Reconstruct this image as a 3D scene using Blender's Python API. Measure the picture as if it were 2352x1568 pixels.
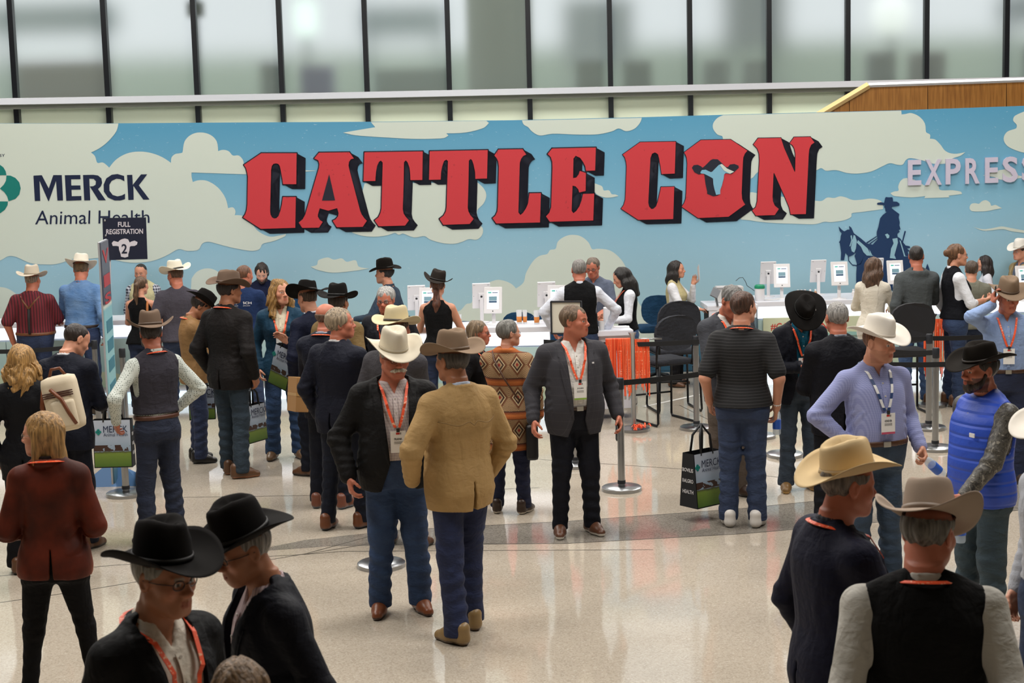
import bpy, bmesh, math, random
import numpy as np
from mathutils import Vector, Matrix, Euler
for _o in list(bpy.data.objects): bpy.data.objects.remove(_o)
SC = bpy.context.scene
COL = SC.collection
PI = math.pi
rnd = random.Random(7)

# ------------------------------------------------------------------ camera
F = 3550.0; CAMH = 3.0; PITCH = math.atan(439/3550.0); ROLL = 0.026
cd = bpy.data.cameras.new('camera'); cam = bpy.data.objects.new('camera', cd); COL.objects.link(cam)
cd.sensor_width = 36; cd.lens = F/2352*36
CAMR = (Matrix.Rotation(PI/2-PITCH, 3, 'X') @ Matrix.Rotation(-ROLL, 3, 'Z'))
cam.matrix_world = Matrix.Translation((0,0,CAMH)) @ CAMR.to_4x4()
cd.clip_end = 400
cd.dof.use_dof = True; cd.dof.focus_distance = 13.5; cd.dof.aperture_fstop = 7.0
SC.camera = cam
SC.view_settings.view_transform = 'Standard'; SC.view_settings.look = 'None'
SC.view_settings.gamma = 1; SC.view_settings.use_curve_mapping = False
SC.view_settings.exposure = -0.62
SC.cycles.max_bounces = 8; SC.cycles.transmission_bounces = 8; SC.cycles.glossy_bounces = 4
SC.cycles.diffuse_bounces = 3; SC.cycles.caustics_reflective = False; SC.cycles.caustics_refractive = False
SC.cycles.sample_clamp_indirect = 4

# ------------------------------------------------------------------ world and lights
w = bpy.data.worlds.new('world'); SC.world = w; w.use_nodes = True
nt = w.node_tree; bg = nt.nodes['Background']
tc = nt.nodes.new('ShaderNodeTexCoord'); sx = nt.nodes.new('ShaderNodeSeparateXYZ'); cr = nt.nodes.new('ShaderNodeValToRGB')
nt.links.new(tc.outputs['Generated'], sx.inputs[0]); nt.links.new(sx.outputs['Z'], cr.inputs[0]); nt.links.new(cr.outputs[0], bg.inputs[0])
cr.color_ramp.elements[0].position = 0.0; cr.color_ramp.elements[0].color = (0.70,0.72,0.78,1)
cr.color_ramp.elements[1].position = 0.5; cr.color_ramp.elements[1].color = (0.80,0.82,0.88,1)
bg.inputs[1].default_value = 1.95

def area(loc, rot, sx_, sy_, power, col=(1,1,1)):
    l = bpy.data.lights.new('ceiling_and_fill_lamp', 'AREA'); l.shape='RECTANGLE'; l.size=sx_; l.size_y=sy_; l.energy=power; l.color=col
    o = bpy.data.objects.new('ceiling_and_fill_lamp', l); o.location=loc; o.rotation_euler=rot; COL.objects.link(o); return o
for (lx,ly,lp) in ((-5,7,300),(3.5,7,300),(-6,13,330),(0,12,330),(6,13,330),(-6,18.5,200),(1,18.5,200),(7,18.5,200),(-8,24,380),(0,24.5,380),(8,25,420)):  # back row of three is added fill that brightens the glass wall
    area((lx,ly,8.6), (0,0,0), 3.0, 2.0, lp*1.75, (1.0,0.965,0.92))

# ------------------------------------------------------------------ pixels of the photograph -> points of the place
def ray(px, py):
    v = CAMR @ Vector(((px-1176)/F, (784-py)/F, -1.0)); return v
C0 = Vector((0,0,CAMH))
def at_z(px, py, z=0.0):
    v = ray(px,py); return C0 + v*((z-CAMH)/v.z)
def at_y(px, py, Y):
    v = ray(px,py); return C0 + v*(Y/v.y)

# ------------------------------------------------------------------ helpers
def lin(c):
    if isinstance(c, str):
        c = [int(c[i:i+2],16)/255 for i in (0,2,4)]
    return tuple((x/12.92 if x<=0.04045 else ((x+0.055)/1.055)**2.4) for x in c[:3])
def tag(o, label=None, cat=None, group=None, kind=None):
    if label: o['label']=label
    if cat: o['category']=cat
    if group: o['group']=group
    if kind: o['kind']=kind
    return o
def thing(name, label, cat, loc=(0,0,0), rotz=0, group=None):
    o = bpy.data.objects.new(name, None); o.empty_display_size=.1; COL.objects.link(o)
    o.location = loc; o.rotation_euler=(0,0,rotz)
    return tag(o, label, cat, group)
def mobj(name, verts, faces, mat, parent=None, smooth=False):
    me = bpy.data.meshes.new(name); me.from_pydata([tuple(v) for v in verts], [], [tuple(f) for f in faces]); me.update()
    if mat is not None:
        for m in (mat if isinstance(mat,(list,tuple)) else [mat]): me.materials.append(m)
    if smooth: me.polygons.foreach_set('use_smooth', [True]*len(me.polygons))
    o = bpy.data.objects.new(name, me); COL.objects.link(o)
    if parent is not None: o.parent = parent
    return o
def npobj(name, V, Q, mat, parent=None, colors=None):
    """fast mesh from numpy: V (n,3), Q (m,4)"""
    me = bpy.data.meshes.new(name); n=len(V); m=len(Q)
    me.vertices.add(n); me.vertices.foreach_set('co', np.ascontiguousarray(V,dtype=np.float32).ravel())
    me.loops.add(m*4); me.loops.foreach_set('vertex_index', np.ascontiguousarray(Q,dtype=np.int32).ravel())
    me.polygons.add(m); me.polygons.foreach_set('loop_start', np.arange(0,m*4,4,dtype=np.int32))
    me.polygons.foreach_set('loop_total', np.full(m,4,dtype=np.int32))
    me.update(calc_edges=True)
    me.polygons.foreach_set('use_smooth', np.ones(m,dtype=bool))
    if colors is not None:
        a = me.color_attributes.new('Col','FLOAT_COLOR','POINT')
        a.data.foreach_set('color', np.ascontiguousarray(colors,dtype=np.float32).ravel())
    me.materials.append(mat)
    o = bpy.data.objects.new(name, me); COL.objects.link(o)
    if parent is not None: o.parent = parent
    return o
class MB:
    """collects boxes, tubes and prisms into one mesh"""
    def __init__(s): s.v=[]; s.f=[]
    def add(s, vs, fs):
        n=len(s.v); s.v += [Vector(v) for v in vs]; s.f += [tuple(i+n for i in f) for f in fs]; return s
    def box(s, c, h, M=None, bev=0.0):
        if bev>0:
            bm = bmesh.new(); bmesh.ops.create_cube(bm, size=2.0)
            for v in bm.verts: v.co = Vector((v.co.x*h[0], v.co.y*h[1], v.co.z*h[2]))
            bmesh.ops.bevel(bm, geom=list(bm.edges), offset=bev, segments=2, affect='EDGES', profile=.6)
            bm.verts.index_update()
            vs=[v.co.copy() for v in bm.verts]; fs=[[v.index for v in f.verts] for f in bm.faces]; bm.free()
        else:
            vs=[Vector((x*h[0],y*h[1],z*h[2])) for x in (-1,1) for y in (-1,1) for z in (-1,1)]
            fs=[(0,1,3,2),(4,6,7,5),(0,4,5,1),(2,3,7,6),(0,2,6,4),(1,5,7,3)]
        vs=[((M @ v) if M is not None else v)+Vector(c) for v in vs]
        return s.add(vs, fs)
    def tube(s, pts, r, n=10, cap=True, rs=None):
        pts=[Vector(p) for p in pts]; vs=[]; up=None
        for i,p in enumerate(pts):
            t=(pts[min(i+1,len(pts)-1)]-pts[max(i-1,0)]).normalized()
            if up is None:
                up = Vector((0,0,1)) if abs(t.z)<.9 else Vector((0,1,0))
            a=t.cross(up).normalized(); b=a.cross(t).normalized(); up=b
            rr = rs[i] if rs else r
            for k in range(n):
                th=2*PI*k/n; vs.append(p+(a*math.cos(th)+b*math.sin(th))*rr)
        fs=[]
        for i in range(len(pts)-1):
            for k in range(n):
                k2=(k+1)%n; fs.append((i*n+k,i*n+k2,(i+1)*n+k2,(i+1)*n+k))
        if cap: fs.append(tuple(range(n))[::-1]); fs.append(tuple((len(pts)-1)*n+k for k in range(n)))
        return s.add(vs,fs)
    def lathe(s, prof, c=(0,0,0), n=24, sx=1, sy=1):
        vs=[]; fs=[]; m=len(prof)
        for (r,z) in prof:
            for k in range(n):
                th=2*PI*k/n; vs.append(Vector((c[0]+r*sx*math.cos(th), c[1]+r*sy*math.sin(th), c[2]+z)))
        for i in range(m-1):
            for k in range(n):
                k2=(k+1)%n; fs.append((i*n+k,i*n+k2,(i+1)*n+k2,(i+1)*n+k))
        fs.append(tuple(range(n))[::-1]); fs.append(tuple((m-1)*n+k for k in range(n)))
        return s.add(vs,fs)
    def build(s, name, mat, parent=None, smooth=False, autos=False):
        o = mobj(name, s.v, s.f, mat, parent, smooth)
        if autos:
            bm=bmesh.new(); bm.from_mesh(o.data)
            for f in bm.faces: f.smooth=True
            for e in bm.edges:
                if len(e.link_faces)==2 and e.calc_face_angle(0)>0.6: e.smooth=False
            bm.to_mesh(o.data); bm.free()
        return o
def copy_tree(o, parent=None, top=True):
    c=o.copy(); COL.objects.link(c)
    if parent is not None: c.parent=parent
    for ch in list(o.children): copy_tree(ch, c)
    return c

# ------------------------------------------------------------------ materials
MATS={}
def mat(name, col, rough=.6, metal=0., emit=None, es=1., trans=0., ior=1.45, alpha=1., spec=.5, bump=0., bscale=200., var=0., coat=0., sheen=0.):
    if name in MATS: return MATS[name]
    m=bpy.data.materials.new(name); m.use_nodes=True; N=m.node_tree.nodes; L=m.node_tree.links
    b=N['Principled BSDF']; c=lin(col)
    b.inputs['Base Color'].default_value=(*c,1); b.inputs['Roughness'].default_value=rough; b.inputs['Metallic'].default_value=metal
    b.inputs['IOR'].default_value=ior; b.inputs['Transmission Weight'].default_value=trans; b.inputs['Alpha'].default_value=alpha
    b.inputs['Specular IOR Level'].default_value=spec; b.inputs['Coat Weight'].default_value=coat; b.inputs['Sheen Weight'].default_value=sheen
    if emit is not None:
        b.inputs['Emission Color'].default_value=(*lin(emit),1); b.inputs['Emission Strength'].default_value=es
    if bump>0 or var>0:
        t=N.new('ShaderNodeTexCoord'); n=N.new('ShaderNodeTexNoise'); n.inputs['Scale'].default_value=bscale; n.inputs['Detail'].default_value=3
        L.new(t.outputs['Object'], n.inputs['Vector'])
        if bump>0:
            bu=N.new('ShaderNodeBump'); bu.inputs['Strength'].default_value=bump; bu.inputs['Distance'].default_value=.004
            L.new(n.outputs['Fac'], bu.inputs['Height']); L.new(bu.outputs[0], b.inputs['Normal'])
        if var>0:
            n2=N.new('ShaderNodeTexNoise'); n2.inputs['Scale'].default_value=9; n2.inputs['Detail'].default_value=5; L.new(t.outputs['Object'], n2.inputs['Vector'])
            mx=N.new('ShaderNodeMix'); mx.data_type='RGBA'; mx.blend_type='MIX'
            mx.inputs[6].default_value=(*[x*(1-var) for x in c],1); mx.inputs[7].default_value=(*[min(1,x*(1+var)) for x in c],1)
            L.new(n2.outputs['Fac'], mx.inputs[0]); L.new(mx.outputs[2], b.inputs['Base Color'])
    MATS[name]=m; return m
class G:
    """small node-graph helper"""
    def __init__(s, name, rough=.8):
        s.m=bpy.data.materials.new(name); s.m.use_nodes=True; s.N=s.m.node_tree.nodes; s.L=s.m.node_tree.links; s.b=s.N['Principled BSDF']
        s.b.inputs['Roughness'].default_value=rough; s.tc=s.N.new('ShaderNodeTexCoord'); MATS[name]=s.m
    def xyz(s, out='Object'):
        x=s.N.new('ShaderNodeSeparateXYZ'); s.L.new(s.tc.outputs[out], x.inputs[0]); return x.outputs[0],x.outputs[1],x.outputs[2]
    def M(s, op, a, b=None, c=None):
        n=s.N.new('ShaderNodeMath'); n.operation=op
        for i,v in enumerate((a,b,c)):
            if v is None: continue
            if isinstance(v,(int,float)): n.inputs[i].default_value=v
            else: s.L.new(v,n.inputs[i])
        return n.outputs[0]
    def noise(s, scale, detail=3, out='Object', vec=None, dist=0, rough=.5):
        n=s.N.new('ShaderNodeTexNoise'); n.inputs['Scale'].default_value=scale; n.inputs['Detail'].default_value=detail; n.inputs['Distortion'].default_value=dist
        n.inputs['Roughness'].default_value=rough
        s.L.new(vec if vec is not None else s.tc.outputs[out], n.inputs['Vector']); return n.outputs['Fac']
    def mapping(s, scale, out='Object'):
        n=s.N.new('ShaderNodeMapping'); n.inputs['Scale'].default_value=scale; s.L.new(s.tc.outputs[out], n.inputs['Vector']); return n.outputs[0]
    def mix(s, f, a, b):
        n=s.N.new('ShaderNodeMix'); n.data_type='RGBA'
        for i,v in ((0,f),(6,a),(7,b)):
            if isinstance(v,str): n.inputs[i].default_value=(*lin(v),1)
            elif isinstance(v,tuple): n.inputs[i].default_value=(*v,1)
            elif isinstance(v,(int,float)): n.inputs[i].default_value=v
            else: s.L.new(v,n.inputs[i])
        return n.outputs[2]
    def ramp(s, f, stops, interp='LINEAR'):
        n=s.N.new('ShaderNodeValToRGB'); n.color_ramp.interpolation=interp; e=n.color_ramp.elements
        while len(e)<len(stops): e.new(0.5)
        for i,(p,c) in enumerate(stops): e[i].position=p; e[i].color=(*lin(c),1)
        s.L.new(f,n.inputs[0]); return n.outputs[0]
    def color(s, c): s.L.new(c, s.b.inputs['Base Color']); return s
    def bump(s, h, st=.3, d=.01):
        n=s.N.new('ShaderNodeBump'); n.inputs['Strength'].default_value=st; n.inputs['Distance'].default_value=d
        s.L.new(h,n.inputs['Height']); s.L.new(n.outputs[0], s.b.inputs['Normal']); return s
# ------------------------------------------------------------------ floor
g=G('terrazzo', .12)
x,y,z = g.xyz()
vor=g.N.new('ShaderNodeTexVoronoi'); vor.inputs['Scale'].default_value=110; g.L.new(g.tc.outputs['Object'], vor.inputs['Vector'])
base=g.mix(g.noise(1.1,3), 'b0a596','beb3a2')
sep=g.N.new('ShaderNodeSeparateColor'); g.L.new(vor.outputs['Color'], sep.inputs[0])
c=g.mix(g.M('MULTIPLY',g.M('GREATER_THAN',sep.outputs[0],.70),.35), base, '8c7f70')
c=g.mix(g.M('MULTIPLY',g.M('GREATER_THAN',sep.outputs[1],.93),.4), c, 'd2cabc')
g.color(c)
rg=g.N.new('ShaderNodeMapRange'); rg.inputs[3].default_value=.045; rg.inputs[4].default_value=.10; g.L.new(g.noise(2.2,4), rg.inputs[0]); g.L.new(rg.outputs[0], g.b.inputs['Roughness'])
g.b.inputs['IOR'].default_value=1.6; g.b.inputs['Specular IOR Level'].default_value=.6
g2=G('terrazzo_dark', .08)
vor=g2.N.new('ShaderNodeTexVoronoi'); vor.inputs['Scale'].default_value=110; g2.L.new(g2.tc.outputs['Object'], vor.inputs['Vector'])
sep=g2.N.new('ShaderNodeSeparateColor'); g2.L.new(vor.outputs['Color'], sep.inputs[0])
g2.color(g2.mix(g2.M('MULTIPLY',g2.M('GREATER_THAN',sep.outputs[0],.6),.7), '8b857c', '6e675e')); g2.b.inputs['IOR'].default_value=1.6
FL=mobj('floor', [(-24,-9,0),(24,-9,0),(24,40,0),(-24,40,0)], [(0,1,2,3)], MATS['terrazzo']); FL['kind']='structure'
def strip(pts_px, w, m, name, z=.001, parent=FL):
    P=[at_z(px,py) for px,py in pts_px]; vs=[]; fs=[]
    for i,p in enumerate(P):
        t=(P[min(i+1,len(P)-1)]-P[max(i-1,0)]); t.z=0; t.normalize(); n=Vector((-t.y,t.x,0))
        vs += [(p-n*w/2)+Vector((0,0,z)), (p+n*w/2)+Vector((0,0,z))]
    for i in range(len(P)-1): fs.append((2*i,2*i+2,2*i+3,2*i+1))
    return mobj(name, vs, fs, m, parent)
def flatpoly(pts_px, m, name, z=.0008, parent=FL):
    P=[at_z(px,py,0)+Vector((0,0,z)) for px,py in pts_px]
    return mobj(name, P, [tuple(range(len(P)))], m, parent)
jm=mat('joint_strip','4b4740',.35,.3)
flatpoly([(560,1268),(760,1254),(1300,1248),(1700,1226),(2420,1165),(2420,1095),(1700,1168),(1300,1197),(900,1218),(700,1240)], MATS['terrazzo_dark'],'terrazzo_band')
for pts in ([(-60,1328),(260,1298),(700,1273),(840,1250),(1300,1248),(1700,1226),(2420,1165)],
            [(-60,1392),(180,1358),(700,1272),(900,1218),(1300,1197),(1700,1168),(2420,1095)],
            [(1240,1055),(1700,1086),(2100,1130),(2420,1180)], [(420,1142),(700,1138),(1240,1120)], [(700,1273),(790,1266),(1500,1262)],
            [(1560,930),(1700,1000),(1900,1130)]):
    strip(pts, .008, jm, 'joint_strip', .0016)
tape=mat('white_floor_tape','e8e6e0',.4)
strip([(1478,934),(1606,906)], .05, tape, 'floor_tape', .002)

# ------------------------------------------------------------------ glass wall
def gy(X): return 28.6 + 0.10*X - 0.010*X*X*(1 if X<0 else .3)
def on_glass(px,py,off=0.0):
    Y=28.6
    for _ in range(8):
        p=at_y(px,py,Y+off); Y=gy(p.x)
    return at_y(px,py,Y+off)
mul_px=[-190,35,247,452,647,842,1031,1215,1401,1584,1765,1945,2125,2308,2500]
mulX=[on_glass(px,150).x for px in mul_px]
for i,xx in enumerate(mulX[:-1]):
    pass
mulX=[mulX[0]-1.7*k for k in (3,2,1)]+mulX+[mulX[-1]+1.7*k for k in (1,2,3)]
RZ=on_glass(1176,212).z
ZTOP=9.2
blackm=mat('black_mullion','15171b',.35,.2)
frost=bpy.data.materials.new('frosted_glass'); frost.use_nodes=True; N=frost.node_tree.nodes; L=frost.node_tree.links
for n in list(N): N.remove(n)
out=N.new('ShaderNodeOutputMaterial'); rf=N.new('ShaderNodeBsdfRefraction'); rf.inputs['Roughness'].default_value=.30; rf.inputs['IOR'].default_value=1.3
rf.inputs['Color'].default_value=(.90,.95,.92,1)
gl=N.new('ShaderNodeBsdfGlossy'); gl.inputs['Roughness'].default_value=.05; gl.inputs['Color'].default_value=(.9,.95,.9,1)
df=N.new('ShaderNodeBsdfDiffuse'); df.inputs['Color'].default_value=(*lin('b9c4ba'),1)
m1=N.new('ShaderNodeMixShader'); m1.inputs[0].default_value=.07; m2=N.new('ShaderNodeMixShader'); m2.inputs[0].default_value=.22
L.new(rf.outputs[0],m1.inputs[1]); L.new(gl.outputs[0],m1.inputs[2]); L.new(m1.outputs[0],m2.inputs[1]); L.new(df.outputs[0],m2.inputs[2]); L.new(m2.outputs[0],out.inputs[0])
gs=G('spandrel_glass',.12); gx_,gy_,gz_=gs.xyz()
gs.color(gs.mix(gs.noise(.5,1),'dde4cc','cdd8c6')); 
railm=mat('white_rail','c9cbd2',.35,.1)
def structure(name): 
    o=bpy.data.objects.new(name,None); COL.objects.link(o); o['kind']='structure'; return o
GW=structure('window_1')
def gp(X,z,off=0): return Vector((X,gy(X)+off,z))
for i in range(len(mulX)-1):
    a,b=mulX[i],mulX[i+1]
    mobj('pane',[gp(a,RZ),gp(b,RZ),gp(b,6.4),gp(a,6.4)],[(0,1,2,3)],frost,GW)
    mobj('pane',[gp(a,6.4),gp(b,6.4),gp(b,ZTOP),gp(a,ZTOP)],[(0,1,2,3)],frost,GW)
    mobj('spandrel_pane',[gp(a,0),gp(b,0),gp(b,RZ),gp(a,RZ)],[(0,1,2,3)],MATS['spandrel_glass'],GW)
for X in mulX:
    MB().box((X,gy(X)-.05,ZTOP/2),(.045,.07,ZTOP/2)).build('mullion',blackm,GW)
def band(z0,z1,d0,d1,m,name,par):
    vs=[];fs=[]; n=40; X0,X1=mulX[0],mulX[-1]
    for i in range(n+1):
        X=X0+(X1-X0)*i/n
        for (dd,zz) in ((d0,z0),(d1,z0),(d1,z1),(d0,z1)): vs.append(gp(X,zz,-dd))
    for i in range(n):
        for k in range(4): fs.append((4*i+k,4*i+(k+1)%4,4*i+4+(k+1)%4,4*i+4+k))
    return mobj(name,vs,fs,m,par)
band(RZ-.055,RZ+.055,.10,.28,railm,'rail',GW)
band(6.35,6.45,.10,.16,blackm,'transom',GW)
band(RZ-.13,RZ-.055,.09,.14,mat('rail_shadow_gap','8d8f86',.6),'rail_shade_strip',GW)  # grey strip, the shade of the gap under the rail put into colour

# exterior seen soft through the frosted panes
ex=lambda n,c: mat(n,c,.9)
def extbox(name,label,cat,c,h,m): 
    t=thing(name,label,cat,(c[0],c[1],c[2]-h[2])); MB().box((0,0,h[2]),h).build('mass',m,t); return t
def xa(px,Y): return at_y(px,150,Y).x
terr=structure('floor_1')
MB().box((0,39.5,RZ-.7),(30,10.6,.2)).build('terrace_slab',ex('terrace','c9d0c6'),terr)
pil=thing('concrete_column','thick grey concrete column standing behind the frosted glass','column',(xa(1138,33),33,0))
MB().lathe([(.68,0),(.68,9)],n=32).build('column_shaft',ex('column_grey','8f958c'),pil,True,True)
for k,(px,py,Y,hw,hh,col,lab) in enumerate([(130,70,42,1.6,.65,'77868c','dark flat roofed kiosk blurred behind frosted glass at far left'),
      (905,75,44,1.1,.7,'8d9aa0','grey slanted shed blurred behind the glass left of the thick column'),
      (1330,95,44,.9,1.6,'939a9e','grey block blurred behind the glass right of the thick column'),
      (1660,40,46,.8,2.4,'83898d','pale grey slab tower blurred behind the glass above the second word'),
      (2260,45,44,.8,.7,'858d95','dark block blurred behind the glass near the upper right corner')]):
    p=at_y(px,py,Y); t=thing('distant_building',lab,'building',(p.x,Y,RZ-.5)); 
    MB().box((0,0,p.z-RZ+.5),(hw,.6,hh*.5)).build('roof_slab',ex('dist_'+col,col),t)
    for sx_ in (-.8,.8): MB().box((sx_*hw,0,(p.z-RZ+.5)/2),(.07,.07,(p.z-RZ+.5)/2)).build('post',ex('dist_'+col,col),t)
k=0
for (px0,px1,py0,py1,col,lab) in [(60,250,150,196,'77706c','long dark planter blurred low behind the leftmost glass panes'),
      (600,640,150,200,'6c7675','narrow dark bin blurred low behind the glass, left of the purple panel'),
      (690,755,160,190,'5f588a','purple panel blurred low behind the frosted glass'),
      (860,1020,165,190,'828f8c','grey bench blurred low behind the glass beside the column'),
      (1305,1365,148,185,'6a7571','dark bench blurred low behind the glass above the letter E'),
      (1410,1470,148,185,'64706c','dark planter blurred low behind the glass above the space between words'),
      (1590,1640,148,180,'7c8482','dark planter blurred low behind the glass above the letter C'),
      (1680,1730,148,180,'868c8a','grey planter blurred low behind the glass above the letter O'),
      (1955,2010,128,165,'5f676a','blackish planter blurred low behind the glass above the wood parapet'),
      (2050,2120,128,165,'767676','brown-grey planter blurred low behind the glass near the right'),
      (2310,2400,110,160,'4d5459','black planter blurred low behind the rightmost glass pane')]:
    Y=34.5; a=at_y(px0,py1,Y); b=at_y(px1,py0,Y)
    t=thing('planter_box',lab,'planter',((a.x+b.x)/2,Y,RZ-.5)); zz=b.z-(RZ-.5)
    MB().box((0,0,zz/2),((b.x-a.x)/2,.4,zz/2)).build('box',ex('pl_'+col,col),t)
pl=structure('trim_3'); MB().box((0,48.5,RZ+.6),(29,.2,1.15)).build('parapet',ex('parapet_out','b9c6b6'),pl)
lt=thing('street_lamp','bright square lamp glowing behind the frosted glass above the first letters','lamp',(at_y(695,60,38).x,38,RZ-.5))
p=at_y(695,62,38); MB().tube([(0,0,0),(0,0,p.z-RZ+.5)],.06).build('pole',ex('lp','6b7376'),lt)
MB().box((0,-.1,p.z-RZ+.5),(.24,.05,.38)).build('lamp_head',mat('lamp_glow','ffffff',.5,emit='e8fff4',es=1.6),lt)
lt2=thing('globe_lamp','large round white lamp glowing behind the glass at upper right','lamp',(at_y(1985,60,38).x,38,RZ-.5))
p=at_y(1985,50,38); MB().tube([(0,0,0),(0,0,p.z-RZ+.5)],.06).build('pole',ex('lp','6b7376'),lt2)
MB().lathe([(.05,-.45),(.3,-.38),(.42,-.1),(.42,.1),(.3,.38),(.05,.45)],(0,0,p.z-RZ+.5)).build('lamp_head',mat('lamp_glow2','ffffff',.5,emit='f4f6f2',es=1.15),lt2,True)
st=thing('street_light_mast','pole with small boxes blurred behind the glass beside the third mullion','pole',(at_y(450,40,31).x,31,RZ-.5))
MB().tube([(0,0,0),(0,0,7)],.05).build('pole',ex('lp2','55606a'),st)
p=at_y(450,30,31); MB().box((0,-.05,p.z-RZ+.5),(.16,.1,.14)).build('signal_head',ex('lp3','2c333a'),st)
MB().box((0,-.05,p.z-RZ+1.0),(.16,.1,.12)).build('signal_head',ex('lp3','2c333a'),st)

ce=structure('ceiling'); MB().box((0,10,9.5),(24,19,.2)).build('ceiling_slab',mat('ceiling_white','cfccc4',.9),ce)
wl=mat('hall_wall','8f8c86',.8)
for nm_,c_,h_ in (('wall_south',(0,-9.2,4.7),(24,.2,4.7)),('wall_west',(-24.2,10,4.7),(.2,19,4.7)),('wall_east',(24.2,10,4.7),(.2,19,4.7))):
    w_=structure(nm_); MB().box(c_,h_).build('wall_face',wl,w_)
# ------------------------------------------------------------------ wood parapet at the right
wood=G('veneer_wood',.45); wx,wy,wz=wood.xyz()
wn=wood.noise(1,4,vec=wood.mapping((30,30,2.0)))
wood.color(wood.ramp(wn,[(.3,'8f5a22'),(.5,'a96f2e'),(.7,'b97f3c')]))
pw=structure('trim_2')
YW=25.2
def pq(a): return [at_y(px,py,YW) for px,py in a]
def prism(name,pts,dy,m,par):
    n=len(pts); vs=list(pts)+[p+Vector((0,dy,0)) for p in pts]
    fs=[tuple(range(n))]+[tuple(range(2*n-1,n-1,-1))]+[(i,n+i,n+(i+1)%n,(i+1)%n) for i in range(n)]
    return mobj(name,vs,fs,m,par)
seams=[1960,2131,2312,2420]; topy=lambda px:198-(px-1990)*(12/362.)
prism('panel',pq([(1898,258),(1950,226),(1950,330),(1890,330)]),.12,MATS['veneer_wood'],pw)
prism('panel',pq([(1951.5,225),(1995,198.5),(2130,194),(2130,330),(1951.5,330)]),.12,MATS['veneer_wood'],pw)
prism('panel',pq([(2132,194),(2311,188),(2311,330),(2132,330)]),.12,MATS['veneer_wood'],pw)
prism('panel',pq([(2313,188),(2420,184),(2420,330),(2313,330)]),.12,MATS['veneer_wood'],pw)
a=at_y(1860,275,YW)-Vector((0,.05,0)); b=at_y(1993,196,YW)-Vector((0,.05,0)); c=at_y(2430,181,YW)-Vector((0,.05,0))
MB().tube([a,b],.055,4).build('handrail',mat('pale_wood_cap','e6c48c',.4),pw)
MB().tube([b,c],.035,4).build('handrail',railm,pw)
# ------------------------------------------------------------------ banner wall with its print
BY0=20.4; BS=.03
def bpt(px,py,layer=0):
    v=ray(px,py); t=(BY0)/(v.y-BS*v.x); p=C0+v*t
    return p+Vector((BS,-1,0)).normalized()*(.0035*layer)
bn=G('banner_print',.55); bx_,by_,bz_=bn.xyz()
zr=bn.M('DIVIDE',bz_,3.4)
col=bn.ramp(zr,[(0.0,'35607c'),(.10,'4a7d95'),(.28,'a2c6d2'),(.5,'95c0d4'),(.72,'76b0cc'),(1.0,'5098bc')])
sp=bn.noise(38,4,vec=bn.mapping((.45,1,1.1)))
col=bn.mix(bn.M('MULTIPLY',bn.M('GREATER_THAN',sp,.70),.35),col,'c4d8e4'); bn.color(col)
NAVY=mat('print_navy','1d2030',.5); RED=G('print_red',.5); RED.color(RED.mix(RED.M('MULTIPLY',RED.M('GREATER_THAN',RED.noise(14,6),.69),.5),'c9363e','9e2630')); RED=RED.m
CLOUD=mat('print_cloud','cdd8ce',.55); TEAL=mat('print_teal','0d7a72',.5); MNAVY=mat('print_dark_blue','0d1d3e',.5)
bw=thing('banner_wall','long printed wall with clouds and red slab lettering behind the counters','wall')
tops=[(-420,284),(0,283),(270,283),(560,281),(851,279.5),(1176,276),(1476,269),(1661,263.5),(2070,253),(2352,243),(2700,232)]
TP=[bpt(*t) for t in tops]
vs=[];fs=[]
for p in TP:
    q=Vector((p.x,BY0+BS*p.x,0)); vs += [q,p,p+Vector((0,.12,0)),q+Vector((0,.12,0))]
for i in range(len(TP)-1):
    for k in range(4): fs.append((4*i+k,4*i+(k+1)%4,4*i+4+(k+1)%4,4*i+4+k))
for e in (0,len(TP)-1): fs.append(tuple(4*e+k for k in range(4)))
mobj('print_panel',vs,fs,MATS['banner_print'],bw)
def smoothpts(P, n=4):
    m=len(P); T=[]
    for i in range(m):
        a,b,c=P[i-1],P[i],P[(i+1)%m]; u=(b[0]-a[0],b[1]-a[1]); v=(c[0]-b[0],c[1]-b[1]); lu=math.hypot(*u) or 1; lv=math.hypot(*v) or 1
        cs=(u[0]*v[0]+u[1]*v[1])/(lu*lv); k=0 if (cs<.15 or max(lu,lv)>110) else min(lu,lv)
        T.append((k*(u[0]/lu+v[0]/lv)/2,k*(u[1]/lu+v[1]/lv)/2))
    out=[]
    for i in range(m):
        p,q,a,b=P[i],P[(i+1)%m],T[i],T[(i+1)%m]
        for j in range(n):
            t=j/n; h0=2*t**3-3*t*t+1; h1=t**3-2*t*t+t; h2=-2*t**3+3*t*t; h3=t**3-t*t
            out.append(tuple(h0*p[e]+h1*a[e]*1.15+h2*q[e]+h3*b[e]*1.15 for e in (0,1)))
    return out
def bpoly(P, m, layer, name, sm=False, org=None, parent=bw, label=None):
    if org: P=[(org[0]+x/org[2],org[1]+y/org[2]) for x,y in P]
    if sm: P=smoothpts(P)
    V=[bpt(x,y,layer) for x,y in P]
    o=mobj(name,V,[tuple(range(len(V)))],m,parent)
    if label: o['label']=label
    return P
cl=lambda P,**k: bpoly(P,CLOUD,1,'printed_cloud',sm=True,**k)
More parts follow.
